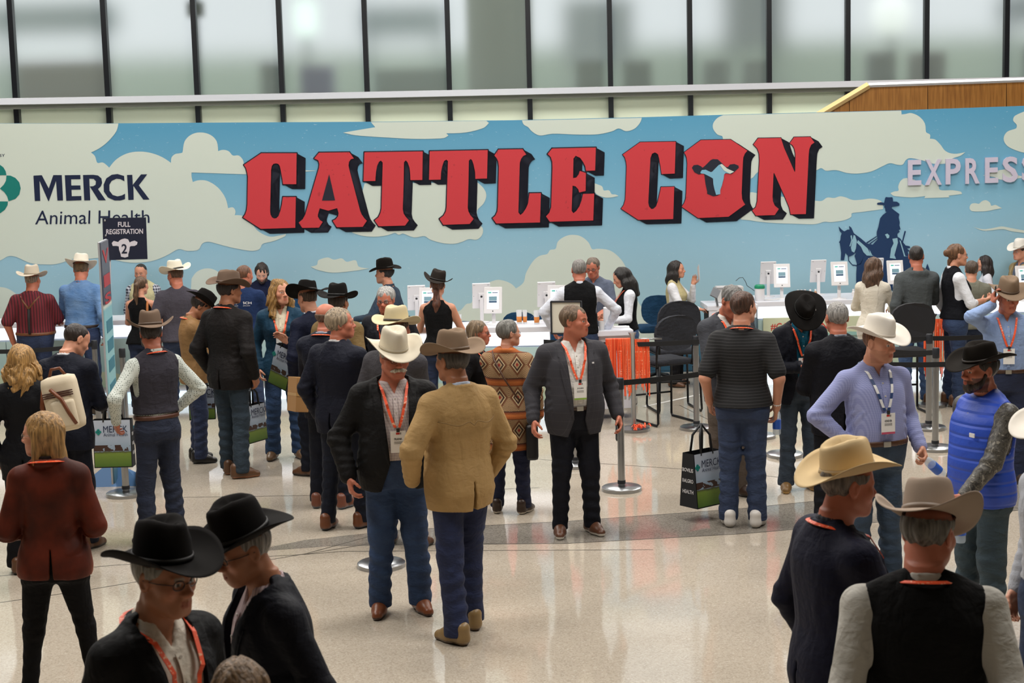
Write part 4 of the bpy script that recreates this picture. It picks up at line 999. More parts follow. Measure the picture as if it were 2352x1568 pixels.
    if glasses:
        m=MB(); gz=.004
        for sx in (-1,1):
            pts=[T((sx*(.033)+.021*math.cos(t)*(1.0),-.104+.010*abs(sx*.033+.021*math.cos(t))/.05,gz+.016*math.sin(t)*(1 if abs(math.sin(t))<.8 else .95))) for t in [2*PI*k/16 for k in range(17)]]
            m.tube([Vector(p)*s for p in pts],.0019*s,6,False); m.tube([Vector(T((sx*.054,-.096,gz+.006)))*s,Vector(T((sx*.078,-.05,gz+.006)))*s,Vector(T((sx*.082,.012,gz+.004)))*s],.0017*s,5)
        m.tube([Vector(T((-.012,-.108,gz+.004)))*s,Vector(T((.012,-.108,gz+.004)))*s],.0018*s,5)
        m.build('glasses',mat('glasses_'+glasses,glasses,.3),root,True)
    # -------- upper clothes
    kind,fab=top; fabm=fabric(fab); Wst=1.0
    def trap(off):
        o=[]
        for q in A.values():
            a_,b_=lz(1.5); o.append(cap((a_+q['sd']*.045,b_+.024,1.496),(q['S'][0]*.86,q['S'][1]+.004,q['S'][2]+.008),.030+off,.036+off*.8,.03))
        return o
    def sleeves(Fd,off,frac,k=.03,cuff=True,wr=.0):
        for q in A.values():
            S_,E_,W_=q['S'],q['E'],q['W']
            if frac<=0: continue
            ro,rm_,rc=(.049+off)*tk,(.042+off*.9)*tk,(.031+off*.8)*tk
            Fd.add(cap((S_[0]*.80,S_[1],S_[2]-.01),S_,.052+off*.7,.047+off*.8,.05),*trap(off))
            if frac<.6:
                e=S_+(E_-S_)*min(1,frac*2+.0); Fd.add(cap(S_,e,ro+.006,ro+.004,.03))
                d=unit(E_-S_)
            else:
                e=E_+(W_-E_)*(min(1,(frac-.5)*2)-.02); Fd.add(cap(S_,E_,ro,rm_,.035),cap(E_,e,rm_,rc,.02))
                Fd.add(rings(E_+(S_-E_)*.35,E_+(e-E_)*.5,wr or .0035,3.2,seed+int(q['sd'])),rings(E_+(e-E_)*.5,e,.003,2.5,seed+3+int(q['sd'])))
    zh=hem
    def frontcut(z0,z1,w0,w1,pz=None,c=0.):
        """opening of the jacket: half width w0 at z0 rising to w1 at z1"""
        def fn(x,y,z):
            t=np.clip((z-z0)/(z1-z0),0,1.3); w=w0+(w1-w0)*t; lx0=lean[0]*np.clip(z-.95,0,1)/.55; ly0=-lean[1]*np.clip(z-.95,0,1)/.55
            d=np.abs(x-lx0-c)-w; d=np.maximum(d,(y-ly0)-.01)
            return np.maximum(d,np.maximum(z0-z,z-1.60)).astype(f32)
        return EV([-.3,-.5,z0],[.3,.2,1.60],fn,'s',.004)
    jk=kind in('jacket','coat'); pants_z=1.03
    def collar_prims(Fd,off,h=.03,r=.010,cz=1.500,openf=.35):
        n=16; pts=[]
        for i in range(n+1):
            th=openf+(2*PI-2*openf)*i/n-PI/2   # start right of the front
            lx0,ly0=lz(cz); dz=.018*math.sin(th); pts.append((lx0+(.071+off)*math.cos(th),ly0+.016+(.066+off)*math.sin(th),cz+dz))
        for i in range(n): 
            Fd.add(cap(pts[i],pts[i+1],r,r,.006)); 
            p=np.array(pts[i])+(0,0,h*.5); q=np.array(pts[i+1])+(0,0,h*.5); Fd.add(cap(p*np.array((.98,1,1)),q*np.array((.98,1,1)),r*.8,r*.8,.006))
    if under is not None:
        U=Field(); U.add(loft(prof,.006,zlo=1.00 if jk else .98,zhi=1.515,k=.03))
        if kind=='vest': sleeves(U,.010,sleeve)
        U.add(folds(.003,seed+1,16,16,7)); collar_prims(U,-.004,.034,.009,1.512,.30)
        if hat is None or True:
            def vn(x,y,z): 
                lx0,ly0=lz(1.5); return np.maximum(np.maximum(np.abs(x-lx0)-.0-(z-1.43)*.42,(y-ly0)+.02),1.43-z).astype(f32)
            U.add(EV([-.2,-.4,1.43],[.2,.1,1.62],vn,'s',.004))
        v,q=U.mesh(c_cl*.9); npobj('shirt',v*s,q,fabric(under),root)
    Tp=Field()
    if kind in('shirt','tee','polo','blouse','hoodie','sleeveless'):
        off=.012 if kind!='hoodie' else .02; z0=zh if zh is not None else (1.0 if tuck else .90)
        Tp.add(loft(prof,off,zlo=z0,zhi=1.51,k=.03,flare=.0 if tuck else .055))
        fr=sleeve if kind in('shirt','blouse','hoodie') else (.40 if kind in('tee','polo') else 0)
        if kind!='sleeveless': sleeves(Tp,off,fr)
        else:
            for q in A.values(): Tp.add(cap((q['S'][0]*.75,q['S'][1],q['S'][2]-.01),(q['S'][0]*.86,q['S'][1],q['S'][2]-.005),.050,.05,.04))
        Tp.add(folds(.004 if kind!='tee' else .0035,seed,15,15,6))
        if kind in('shirt','polo','blouse'): collar_prims(Tp,-.002,.030,.009,1.508,.32)
        if kind=='hoodie':
            lx0,ly0=lz(1.5); Tp.add(ell((lx0,ly0+.085,1.485),(.105,.060,.055),None,.03),ell((lx0,ly0+.075,1.52),(.07,.045,.03),None,.02,'s'))
        if kind in('shirt','polo'):
            def vn(x,y,z):
                lx0,ly0=lz(1.5); return np.maximum(np.maximum(np.abs(x-lx0)-(z-1.44)*.40,(y-ly0)+.02),1.44-z).astype(f32)
            Tp.add(EV([-.2,-.4,1.44],[.2,.1,1.62],vn,'s',.004))
        if not tuck and legs!='none': pass
    elif kind=='vest':
        z0=zh if zh is not None else .97
        Tp.add(loft(prof,.022,zlo=z0,zhi=1.512,k=.02,flare=.005))
        for q in A.values(): Tp.add(cap((q['S'][0]*.62,q['S'][1]+.008,q['S'][2]+.018),(q['S'][0]*.84,q['S'][1],q['S'][2]+.006),.060,.058,.04),*trap(.024))
        def armhole(sd):
            S_=A[0 if sd<0 else 1]['S']
            return cap((S_[0]*1.02,S_[1]-.0,S_[2]-.19),(S_[0]*1.30,S_[1],S_[2]+.02),.052,.085,.01,'s')
        Tp.add(armhole(-1),armhole(1))
        Tp.add(folds(.003,seed,15,15,6)); collar_prims(Tp,.006,.016 if collar is None else collar,.010,1.492,.5)
        if open_: Tp.add(frontcut(z0-.05 if open_[0]<0 else open_[0],1.50,open_[1],open_[2]))
    else:
        z0=zh if zh is not None else .80; off=.026
        Tp.add(loft(prof+[(.55,prof[0][1]*1.04,prof[0][2]*1.05,0,0)] if z0<.80 else prof,off,zlo=z0,zhi=1.514,k=.03,flare=.017))
        sleeves(Tp,.020,1.0,wr=.0045)
        for q in A.values(): Tp.add(cap((q['S'][0]*.80,q['S'][1],q['S'][2]+.006),(q['S'][0]*1.02,q['S'][1],q['S'][2]-.002),.060,.058,.04))
        Tp.add(folds(.005,seed,13,13,5))
        # lapels stand slightly proud along the opening
        op=open_ or (1.10,.0,.085)
        zb,wb,wt=op
        def lap(x,y,z):
            t=np.clip((z-zb)/(1.50-zb),0,1); w=wb+(wt-wb)*t; lx0=lean[0]*np.clip(z-.95,0,1)/.55; ly0=-lean[1]*np.clip(z-.95,0,1)/.55
            e=np.abs(x-lx0)-w; m=(e>-.01)&(e<.052*np.sin(np.clip(t*1.25,0,1)*PI/2)**.7)&(y-ly0<0)&(z>zb)&(z<1.50)
            return np.where(m,-.011,0).astype(f32)
        collar_prims(Tp,.014,.030,.014,1.496,.75); Tp.add(EV([-.3,-.5,zb],[.3,.1,1.5],lap)); Tp.add(frontcut(zb,1.50,wb,wt))
        if wb>0.02 or True:
            def split(x,y,z): # fronts part below the button
                lx0=0; w=np.clip((zb-z)*.30,0,.2)*1.0+.002+(wb if wb>.02 else 0); return np.maximum(np.maximum(np.abs(x-lx0)-w,y-.0),z-zb-.002).astype(f32)
            Tp.add(EV([-.4,-.6,z0-.1],[.4,.1,zb+.01],split,'s',.006))
        def vent(x,y,z): return np.maximum(np.maximum(np.abs(x)-.004-(z0+.16-z)*.05,-(y-.05)),z-(z0+.17)).astype(f32)
        Tp.add(EV([-.1,.0,z0-.1],[.1,.4,z0+.18],vent,'s',.004))
    v,q=Tp.mesh(c_cl*.85)
    nm={'vest':'vest','jacket':'jacket','coat':'coat','tee':'t_shirt','polo':'polo_shirt','hoodie':'hooded_sweater','blouse':'blouse','sleeveless':'sleeveless_top'}.get(kind,'shirt')
    fb=npobj(nm,v*s,q,fabm,root)
    # -------- belt
    if belt:
        Bf=Field(); Bf.add(loft(prof,.020,zlo=1.0,zhi=1.038,k=.005)); v,q=Bf.mesh(.010); bo=npobj('belt',v*s,q,fabric('leather_'+belt[0]),root)
        zz,cols,_=loft(prof,.02).tab; yb=np.interp(1.02,zz,cols[3])-np.interp(1.02,zz,cols[1])-.024
        MB().box(Vector((lz(1.02)[0],yb,1.019))*s,(.026*s,.004*s,.018*s),bev=.003*s).build('buckle',mat('buckle','b9b6ad',.3,.9),bo)
    # -------- trousers
    lg=Field(); pr=[(z,aa,bb,cx,cy) for (z,aa,bb,cx,cy) in prof if z<1.12]; lg.add(loft(pr,.010,zlo=.84,zhi=1.035 if not tuck else 1.02,k=.05))
    feetp=[]
    fl=1+.12*fat
    wide={'jeans':(.070,.072),'slacks':(.066,.062),'slim':(.052,.046),'wide':(.068,.076)}[legs]
    for sd in (-1,1):
        hip=np.array((sd*.088,.005,.90)); fx=sd*stance; fy=(step*sd)
        ank=np.array((fx,fy,.085)); kn=(hip+ank)/2+np.array((0,-.022,.03)); 
        lg.add(cap(hip,kn,.095*fl,(wide[0]+.004)*fl,.05),cap(kn,ank+(0,0,.0),wide[0]*fl,wide[1],.03),cap(ank,ank-(0,0,.035),wide[1],wide[1],.01))
        lg.add(rings(ank+(0,0,-.03),kn,.0065 if legs!='slim' else .003,5.5,seed+7+sd,.11),rings(kn+(0,0,-.02),kn+(0,0,.14),.004,2,seed+9+sd,.12))
        feetp.append((fx,fy,sd))
    lg.add(folds(.004,seed+5,12,12,9))
    def cutz(x,y,z): return np.broadcast_to((.050-z),(x.shape[0],y.shape[1],z.shape[2])).astype(f32)
    lg.add(EV(BIG[0],BIG[1],cutz,'i')); v,q=lg.mesh(c_cl*.9)
    npobj('trousers',v*s,q,fabric(pants),root)
    # -------- shoes
    for (fx,fy,sd) in feetp:
        Sf=Field(); ang=sd*feet_out; dx,dy=math.sin(ang),-math.cos(ang); u=np.array((dx,dy,0)); o=np.array((fx,fy,0))
        heel=o-u*.055; toe=o+u*.155
        Sf.add(cap(heel+(0,0,.05),heel+(0,0,.10),.040,.044,.02),cap(heel+(0,0,.036),o+u*.05+(0,0,.036),.038,.043,.03),cap(o+u*.05+(0,0,.036),toe-u*.02+(0,0,.026),.045,.034,.03),
               cap(o+(0,0,.09),o+u*.08+(0,0,.05),.034,.034,.03))
        Sf.add(EV(BIG[0],BIG[1],lambda x,y,z: np.broadcast_to(.003-z,(x.shape[0],y.shape[1],z.shape[2])).astype(f32),'i'))
        v,q=Sf.mesh(max(.007,c_cl*.7)); cc=np.ones((len(v),4),f32); shc=shoes.split('/'); cc[:,:3]=lin(shc[0]); so=v[:,2]<.022; cc[so,:3]=lin(shc[1] if len(shc)>1 else '241a14')
        npobj('shoe',v*s,q,SHOEM,root,cc)
    # -------- hat
    if hat:
        tilt=hat.get('tilt',6); M4=Matrix.Translation(Vector(T((0,.008,.066-.01*0)))*s) @ (Matrix([list(r) for r in R]).to_4x4()) @ Matrix.Rotation(math.radians(tilt),4,'X') @ Matrix.Rotation(math.radians(hat.get('roll',0)),4,'Y') @ Matrix.Scale(s*1.06,4)
        kw={k:v_ for k,v_ in hat.items() if k in('size','brim','curl','crown','dip','crease','label','pinch','straw')}
        make_hat('hat',hat['c'],M4,hat.get('band','2a221c'),root,**kw)
    # -------- lanyard and badge
    zz,cols,_=loft(prof,0).tab; ofs={'jacket':.036,'coat':.036,'vest':.030}.get(kind,.020); ofi=.016
    def fy_(x,z,o):
        aa=np.interp(z,zz,cols[0])+o; bb=np.interp(z,zz,cols[1])+o; cy=np.interp(z,zz,cols[3]); cx=np.interp(z,zz,cols[2]); t=min(.98,abs(x-cx)/aa)
        return cy-bb*(1-t**2.3)**(1/2.3)
    if lany:
        lm=lanyard_white() if lany=='white' else lanyard_mat(); bz=1.24 if badge else 1.22; lxb=lz(bz)[0]; pts=[]
        ox=.036 if jk else .03
        for t in np.linspace(0,1,9):
            z=bz+(1.47-bz)*t; x=lz(z)[0]-(.012+(.078-.012)*t**.8); pts.append((x,min(fy_(x,z,ofs if t>.55 or not jk else ofi),fy_(x,z,ofi))-.005,z,0))
        lx0,ly0=lz(1.515)
        for t in np.linspace(0,1,11):
            th=PI+.35-(PI+.7)*t; rr_={'jacket':.104,'coat':.104,'vest':.100}.get(kind,.092); pts.append((lx0+rr_*math.cos(th),ly0+.018+(rr_-.002)*math.sin(th),1.508+.022*math.sin(th),1))
        for p in pts[:9][::-1]: pts.append((2*lz(p[2])[0]-p[0],p[1],p[2],0))
        V=[];Fc=[]; w2=.0085
        for i,p in enumerate(pts):
            pp=np.array(p[:3]); tt=unit(np.array(pts[min(i+1,len(pts)-1)][:3])-np.array(pts[max(i-1,0)][:3]))
            nrm=np.array((0,-1.,.15)) if p[3]==0 else unit((pp[0]-lx0,pp[1]-ly0-.018,.35)); b=unit(np.cross(tt,nrm)); nn=unit(np.cross(b,tt))
            for sgn,d in ((1,.0015),(-1,.0015),(-1,-.0015),(1,-.0015)): V.append(Vector(pp+b*w2*sgn+nn*d)*s)
        for i in range(len(pts)-1):
            for k in range(4): Fc.append((4*i+k,4*i+(k+1)%4,4*i+4+(k+1)%4,4*i+4+k))
        lo_=mobj('lanyard',V,Fc,lm,root)
        if badge:
            bx=lxb; zt=bz-.015; y0=min(fy_(bx,zt,ofi),fy_(bx,zt-.13,ofi))-.014; wd,ht=.048,.068
            card=MB().box(Vector((bx,y0,zt-ht))*s,(wd*s,.0015*s,ht*s)).build('badge',mat('badge_white','eceae6',.35),root)
            bl=lambda u,v: Vector((bx-wd+2*wd*u,y0-.0025,zt-2*ht+2*ht*v))*s
            def rect(u0,v0,u1,v1,m,nm): mobj(nm,[bl(u0,v0),bl(u1,v0),bl(u1,v1),bl(u0,v1)],[(0,1,2,3)],m,card)
            rect(.36,.84,.60,.93,mat('badge_red','c8352f',.5),'badge_mark'); rect(.62,.84,.70,.93,mat('badge_grey','8a8a88',.5),'badge_mark')
            for vv in (.50,.455,.41): rect(.22,vv,.78,vv+.018,mat('badge_grey','8a8a88',.5),'badge_line')
            fit_text(badge[0],lambda u,v: bl(.24+.52*u,.585+.10*v),mat('badge_ink','23262e',.5),'badge_name',card,bold=.02,res=1)
            if badge[1]: rect(0,0,1,.10,mat('badge_'+badge[1],badge[1],.5),'badge_strip')
            MB().box(Vector((bx,y0-.002,zt+.006))*s,(.010*s,.004*s,.012*s)).build('badge_clip',mat('clip','3a3a3a',.4,.5),card)
    root.rotation_euler=(0,0,math.radians(a))
    if extra: extra(root,s,A,T,lz,fy_)
    # -------- lapels and shirt placket for those who face the viewer
    def ribbon(nm,prs,m,off_):
        V=[];Fc=[]
        for (xa,xb,z) in prs:
            for xx,dy in ((xa,0),(xb,0),(xb,.004),(xa,.004)): V.append(Vector((xx,fy_(xx,z,off_)-.004+dy,z))*s)
        for i in range(len(prs)-1):
            for k in range(4): Fc.append((4*i+k,4*i+(k+1)%4,4*i+4+(k+1)%4,4*i+4+k))
        return mobj(nm,V,Fc,m,root)
    if math.cos(math.radians(a))>-.1:
        if jk:
            zb,wb,wt=op
            for sd in (-1,1):
                prs=[]
                for t in np.linspace(.02,.97,18):
                    z=zb+(1.50-zb)*t; w=wb+(wt-wb)*t; lw=.058*math.sin(min(1,t*1.25)*PI/2)**.8 if t<.74 else (.030 if t<.79 else .046); c0=lz(z)[0]
                    prs.append((c0+sd*(w-.002),c0+sd*(w+lw),z))
                ribbon('lapel',prs,fabm,.031)
        if under is not None or kind in('shirt','polo'):
            z1_=1.42; z0_=1.06 if kind!='polo' else 1.30; o_=.012 if under is not None else .016
            ribbon('placket',[(lz(z)[0]-.013,lz(z)[0]+.013,z) for z in np.linspace(z0_,z1_,12)],fabric(under) if under is not None else fabm,o_)
            for z in np.linspace(z0_+.03,z1_-.01,5):
                c0=lz(z)[0]; yy=fy_(c0,z,o_)-.005; MB().tube([Vector((c0,yy,z))*s,Vector((c0,yy-.003,z))*s],.006*s,8).build('button',mat('button_pearl','cfcac2',.3),root)
    I=Fig(); I.fy=fy_; I.root=root; I.s=s; I.A=A; I.X=X; I.Y=Y; I.H=H
    return I
# ------------------------------------------------------------------ counters
WHITE=mat('counter_white','dfe1ea',.3,bump=0); GLOW=mat('counter_light','ffffff',.4,emit='eaf3ff',es=1.25); GLOWB=mat('counter_base_light','ffffff',.4,emit='bfe6ff',es=1.5)
cp=G('counter_print',.5); _x,_y,_z=cp.xyz(); n_=cp.noise(1.3,3)
cp.color(cp.ramp(cp.M('ADD',cp.M('MULTIPLY',_z,1.1),cp.M('MULTIPLY',n_,.35)),[(.0,'1f4f63'),(.36,'3c7c8c'),(.38,'9fbfae'),(.62,'c6cfb4'),(.64,'a4c8cc'),(1,'b6d2d2')]))
def frame_pt(pa,pb,z):
    A_=at_z(*pa,z); B_=at_z(*pb,z); return A_,B_
def counter(label,pa,pb,depth,z=1.05,front=True,dark=False):
    """pa, pb: pixels of the two ends of the top front edge"""
    A_,B_=frame_pt(pa,pb,z); d=(B_-A_); L=d.length; ang=math.atan2(d.y,d.x)
    t=thing('counter',label,'counter',(A_.x,A_.y,0),ang)
    MB().box((L/2,depth/2,z-.03),(L/2+.02,depth/2+.02,.03),bev=.006).build('worktop',WHITE,t)
    if dark:
        MB().box((L/2,depth/2,(z-.06)/2),(L/2-.02,depth/2-.03,(z-.06)/2)).build('body',mat('dark_skirt','2a2c30',.8),t); 
        MB().box((L/2,.0,z-.11),(L/2,.012,.05)).build('fascia',WHITE,t); return t,A_,ang,L
    MB().box((L/2,depth/2+.02,(z-.06)/2+.06),(L/2-.01,depth/2-.02,(z-.18)/2)).build('body',WHITE,t)
    if front:
        MB().box((L/2,.012,z-.135),(L/2,.012,.075)).build('light_strip',GLOW,t)
        n=max(1,round(L/1.0))
        for k in range(n): MB().box((L*(k+.5)/n,.008,.52),(L/n/2-.004,.01,.30)).build('front_panel',MATS['counter_print'],t)
        MB().box((L/2,.05,.07),(L/2,.02,.07)).build('base_light',GLOWB,t)
    return t,A_,ang,L
CL=counter('long white counter with glowing strips behind the red shirt and denim shirt men',(-160,747),(690,723),.6)
CC=counter('white glowing counter with paper cups, behind the woman in the patterned coat',(800,758),(1262,749),.6)
CP=counter('plain white pedestal counter beside the hanging orange lanyards',(1368,760),(1450,757),.42,z=1.0,front=False)
CD=counter('white topped counter with dark skirt where the khaki vest woman works',(1628,702),(1737,699),.6,z=1.05,dark=True)
CR=counter('white glowing counter with hashtag sign behind the man in black hat checking his phone',(1740,693),(2440,675),.85)
def on_counter(c,px,py,z=1.05):
    return at_z(px,py,z)
p0=at_y(1752,730,CR[1].y-.02); t=CR[0]
sp=mat('hashtag_panel','c9d0b2',.5)
def crl(px,py):  # point on the front of the right counter
    A_=CR[1]; ang=CR[2]; v=ray(px,py); nx,ny=math.sin(ang),-math.cos(ang); tt=((A_.x*nx+A_.y*ny)-(C0.x*nx+C0.y*ny))/(v.x*nx+v.y*ny); return C0+v*tt+Vector((nx,ny,0))*.03
hs=thing('hashtag_sign','cream panel with red hashtag lettering fixed to the right counter front','sign',crl(1752,774))
loc=lambda p: p-crl(1752,774)
prism('panel',[loc(crl(1752,730)),loc(crl(1990,724)),loc(crl(1990,768)),loc(crl(1752,774))],.02,sp,hs)
fit_text('#CATTLECON',lambda u,v: loc(crl(1769+u*130,759-u*3.2-v*17.5))+Vector((0,-.004,0)),mat('hashtag_red','c23a35',.5),'lettering',hs,bold=.01)
for k,(a_,b_) in enumerate(((1752,1830),(1830,1910),(1910,1990))):
    prism('printed_hill',[loc(crl(a_,768-(a_-1752)*.025))+Vector((0,-.003,0)),loc(crl((a_+b_)/2,764-k*2))+Vector((0,-.003,0)),loc(crl(b_,768-(b_-1752)*.025))+Vector((0,-.003,0)),loc(crl(b_,773.5-(b_-1752)*.025))+Vector((0,-.003,0)),loc(crl(a_,773.5-(a_-1752)*.025))+Vector((0,-.003,0))],.002,mat('hill_blue','8fb9b4',.5),hs)
# ------------------------------------------------------------------ tablet kiosks
SCR=mat('tablet_screen','ffffff',.2,emit='eef6ff',es=.95); KW=mat('kiosk_white','e3e2e4',.35); DK=mat('dark_plastic','24262b',.4)
def kiosk(px,pyb,top,label,back=False,yaw=0,w=.205,h=.30,zc=1.05):
    p=at_z(px,pyb+2,zc); s=F/p.y; hh=(pyb-top)/s*1.0
    t=thing('tablet_kiosk',label,'tablet stand',p,math.radians(yaw+(180 if back else 0)),'tablet kiosks on the counters')
    MB().lathe([(.085,0),(.085,.008),(.02,.014)],n=24).build('base',KW,t)
    MB().box((0,.02,(hh-h/2)/2),(.02,.012,(hh-h/2)/2),bev=.004).build('pole',KW,t)
    Mx=Matrix.Rotation(math.radians(-14),3,'X'); c=Vector((0,0,hh-h/2))
    fr=MB().box(c,(w/2,.012,h/2),Mx,bev=.005).build('tablet_case',KW,t)
    q=lambda x,y,z: Mx@Vector((x,y,z))+c
    mobj('screen',[q(-w*.33,-.0135,-h*.34),q(w*.33,-.0135,-h*.34),q(w*.33,-.0135,h*.36),q(-w*.33,-.0135,h*.36)],[(0,1,2,3)],SCR,fr)
    for (x0,x1,z0,z1,cc) in ((-.27,-.08,.26,.31,'3fa79b'),(-.04,.27,.265,.30,'5b6b86'),(-.22,.22,-.02,.14,'6e8f9c'),(-.22,.22,-.10,-.03,'2c4a66')):
        mobj('screen_graphic',[q(w*x0,-.0142,h*z0),q(w*x1,-.0142,h*z0),q(w*x1,-.0142,h*z1),q(w*x0,-.0142,h*z1)],[(0,1,2,3)],mat('scr_'+cc,cc,.3,emit=cc,es=.5),fr)
    MB().tube([q(0,-.0125,-h*.42),q(0,-.0142,-h*.42)],.007,10).build('home_button',DK,fr)
    if back or True:
        MB().box(q(0,.02,0),(.035,.012,.04),Mx,bev=.004).build('mount',KW,fr); MB().tube([q(0,.030,.0),q(0,.036,.0)],.013,12).build('lock',DK,fr)
        for (x,z) in ((-.42,0),(.42,-.0),(-.42,.44),(-.36,.44),(.36,.44),(.42,.44)): MB().tube([q(w*x,.0115,h*z),q(w*x,.0145,h*z)],.003,6).build('slot',DK,fr)
    return t
kiosk(958,738,651,'white tablet kiosk left of the woman with ponytail and black hat, back turned',True,8)
kiosk(985,742,657,'white tablet kiosk partly hidden by the woman in black hat, screen lit',False,-6)
kiosk(1107,738,646,'white tablet kiosk showing its back near the middle counter cups',True,6)
kiosk(1134,743,656,'white tablet kiosk with lit screen, left of the paper cups',False,-8)
kiosk(1256,734,643,'white tablet kiosk showing its back beside the black vest man',True,6)
kiosk(1280,738,652,'white tablet kiosk mostly hidden behind the black vest man',False,-4)
kiosk(1764,679,597,'leftmost back-turned tablet kiosk on the right counter, beside the green lidded tub',True,4,w=.2)
kiosk(1796,684,603,'leftmost lit tablet kiosk on the right counter',False,-4,w=.205)
kiosk(1879,674,593,'back-turned tablet kiosk above the bald man in navy',True,4,w=.2)
kiosk(1928,684,598,'lit tablet kiosk just left of the long haired woman in white',False,0,w=.21)
kiosk(2010,672,589,'back-turned tablet kiosk behind the long haired woman in white',True,2,w=.2)
kiosk(2056,680,595,'lit tablet kiosk between the long haired woman and the hooded grey sweater',False,3,w=.205)
kiosk(2352,688,607,'tablet kiosk cut by the right edge of the picture',False,3,w=.205)
kiosk(352,727,688,'low tablet with lit screen between the ponytail woman and straw hat man',False,0,w=.24,h=.17)
# ------------------------------------------------------------------ cups, bottles and small things
CUP=mat('clear_cup','eef0f2',.12,trans=.0,alpha=.75); ORL=mat('orange_print','e08a3c',.5)
def cup(px,py,h,r,label,zc=1.05,orange=True,grp='paper cups on the middle counter'):
    p=at_z(px,py,zc); t=thing('cup',label,'cup',p,0,grp)
    MB().lathe([(r*.8,0),(r,h),(r*.93,h),(r*.75,.004)],n=20).build('cup_wall',CUP,t,True,True)
    if orange: MB().lathe([(r*.84,h*.12),(r*.93,h*.52),(r*.93,h*.53)],n=20).build('cup_print',ORL,t,True)
for k,(px,py,lab) in enumerate([(1193,743,'tall clear cup with orange print, leftmost of the three beside the tablet kiosk'),(1206,743,'narrow clear cup with orange print, middle of the three beside the kiosk'),(1233,744,'clear cup with orange print nearest the black vest man'),(1054,746,'clear cup at the left end of the counter beside the ponytail woman')]):
    cup(px,py,.155 if k<3 else .12,.034 if k!=1 else .026,lab)
cup(1382,758,.10,.035,'empty clear cup on the pedestal beside the white box',1.0,False,'paper cups on the middle counter')
BT=mat('white_bottle','e9e6e4',.3); BR=mat('amber_liquid','b58a6a',.3)
for k,px in enumerate((1833,1841,1849,1861,1873,1960,1968)):
    p=at_z(px,681-k*.35,1.05); t=thing('sanitizer_bottle','small white capped bottle in the row on the right counter','bottle',p,0,'small bottles on the right counter')
    MB().lathe([(.020,0),(.021,.05),(.012,.062),(.012,.07)],n=14).build('bottle_body',BT if k%2 else BR,t,True,True); MB().lathe([(.013,.066),(.013,.088)],n=12).build('cap',BT,t,True,True)
p=at_z(1745,690,1.05); t=thing('wipes_tub','white tub with a green lid at the left end of the right counter','tub',p)
MB().lathe([(.058,0),(.062,.01),(.062,.15),(.058,.155)],n=24).build('tub',KW,t,True,True); MB().lathe([(.066,.155),(.066,.185),(.05,.20)],n=24).build('lid',mat('green_lid','1c8a63',.4),t,True,True)
p=at_z(1398,750,1.0); t=thing('white_printer','white upright box printer on the pedestal beside the black haired woman','printer',p)
MB().box((0,0,.11),(.055,.06,.11),bev=.01).build('case',KW,t); MB().box((0,-.0605,.03),(.035,.002,.006)).build('paper_slot',DK,t)
p=at_z(1676,694,1.05); t=thing('label_printer','grey white badge printer on the counter beside the khaki vest woman','printer',p)
MB().box((0,.05,.10),(.17,.10,.10),bev=.02).build('case',mat('printer_grey','c6c5c2',.4),t); MB().box((-.02,-.06,.20),(.15,.02,.008)).build('lid',KW,t)
MB().box((.0,-.052,.08),(.10,.004,.02)).build('paper_slot',DK,t)
t=thing('cable','thin black cable curving above the badge printer','cable',at_y(1690,645,p.y+.1)); 
q=[at_y(a,b,p.y+.1)-t.location for a,b in ((1690,645),(1698,638),(1706,637),(1712,646),(1716,656),(1728,664),(1733,668))]; MB().tube(q,.004,6).build('wire',DK,t)
p=at_z(1648,702,1.05); t=thing('payment_terminal','grey card terminal on a stalk in front of the khaki vest woman','terminal',p)
MB().tube([(0,0,0),(-.02,-.02,.12)],.014,10).build('stalk',mat('grey_plastic','70747a',.5),t); MB().box((-.03,-.03,.16),(.05,.012,.06),Matrix.Rotation(.5,3,'Y')@Matrix.Rotation(-.5,3,'X'),bev=.006).build('screen_unit',mat('grey_plastic','70747a',.5),t)
for k,(px,py,z) in enumerate(((1425,750,1.0),(1770,688,1.05),(1150,745,1.05),(1830,686,1.05))):
    p=at_z(px,py,z+.002); t=thing('paper_sheet',['white printed sheet lying on the pedestal counter','white papers at the foot of the leftmost kiosk on the right counter','sheet of paper beside the cups on the middle counter','sheet of paper near the small bottles on the right counter'][k],'paper',p,.2*k,'papers on the counters')
    MB().box((0,0,.001),(.10,.07,.001)).build('sheet',KW,t)
# framed board behind the white shirt man
p=at_y(1301,768,16.1); zf=p.z; t=thing('framed_board','black framed cream board standing behind the head of the plaid jacket man','board',p,math.radians(-14))
MB().tube([(0,.03,-zf),(0,.03,.1)],.012,8).build('stand_pole',DK,t); MB().lathe([(.14,0),(.14,.012),(.02,.02)],(0,.03,-zf),24).build('stand_base',DK,t,True,True)
MB().box((0,.02,.175),(.16,.006,.165)).build('board_face',mat('board_cream','cfcabb',.5),t)
for c,h in (((0,.015,.345),(.165,.014,.008)),((0,.015,.008),(.165,.014,.008)),((-.16,.015,.175),(.008,.014,.17)),((.16,.015,.175),(.008,.014,.17))): MB().box(c,h).build('frame_bar',DK,t)
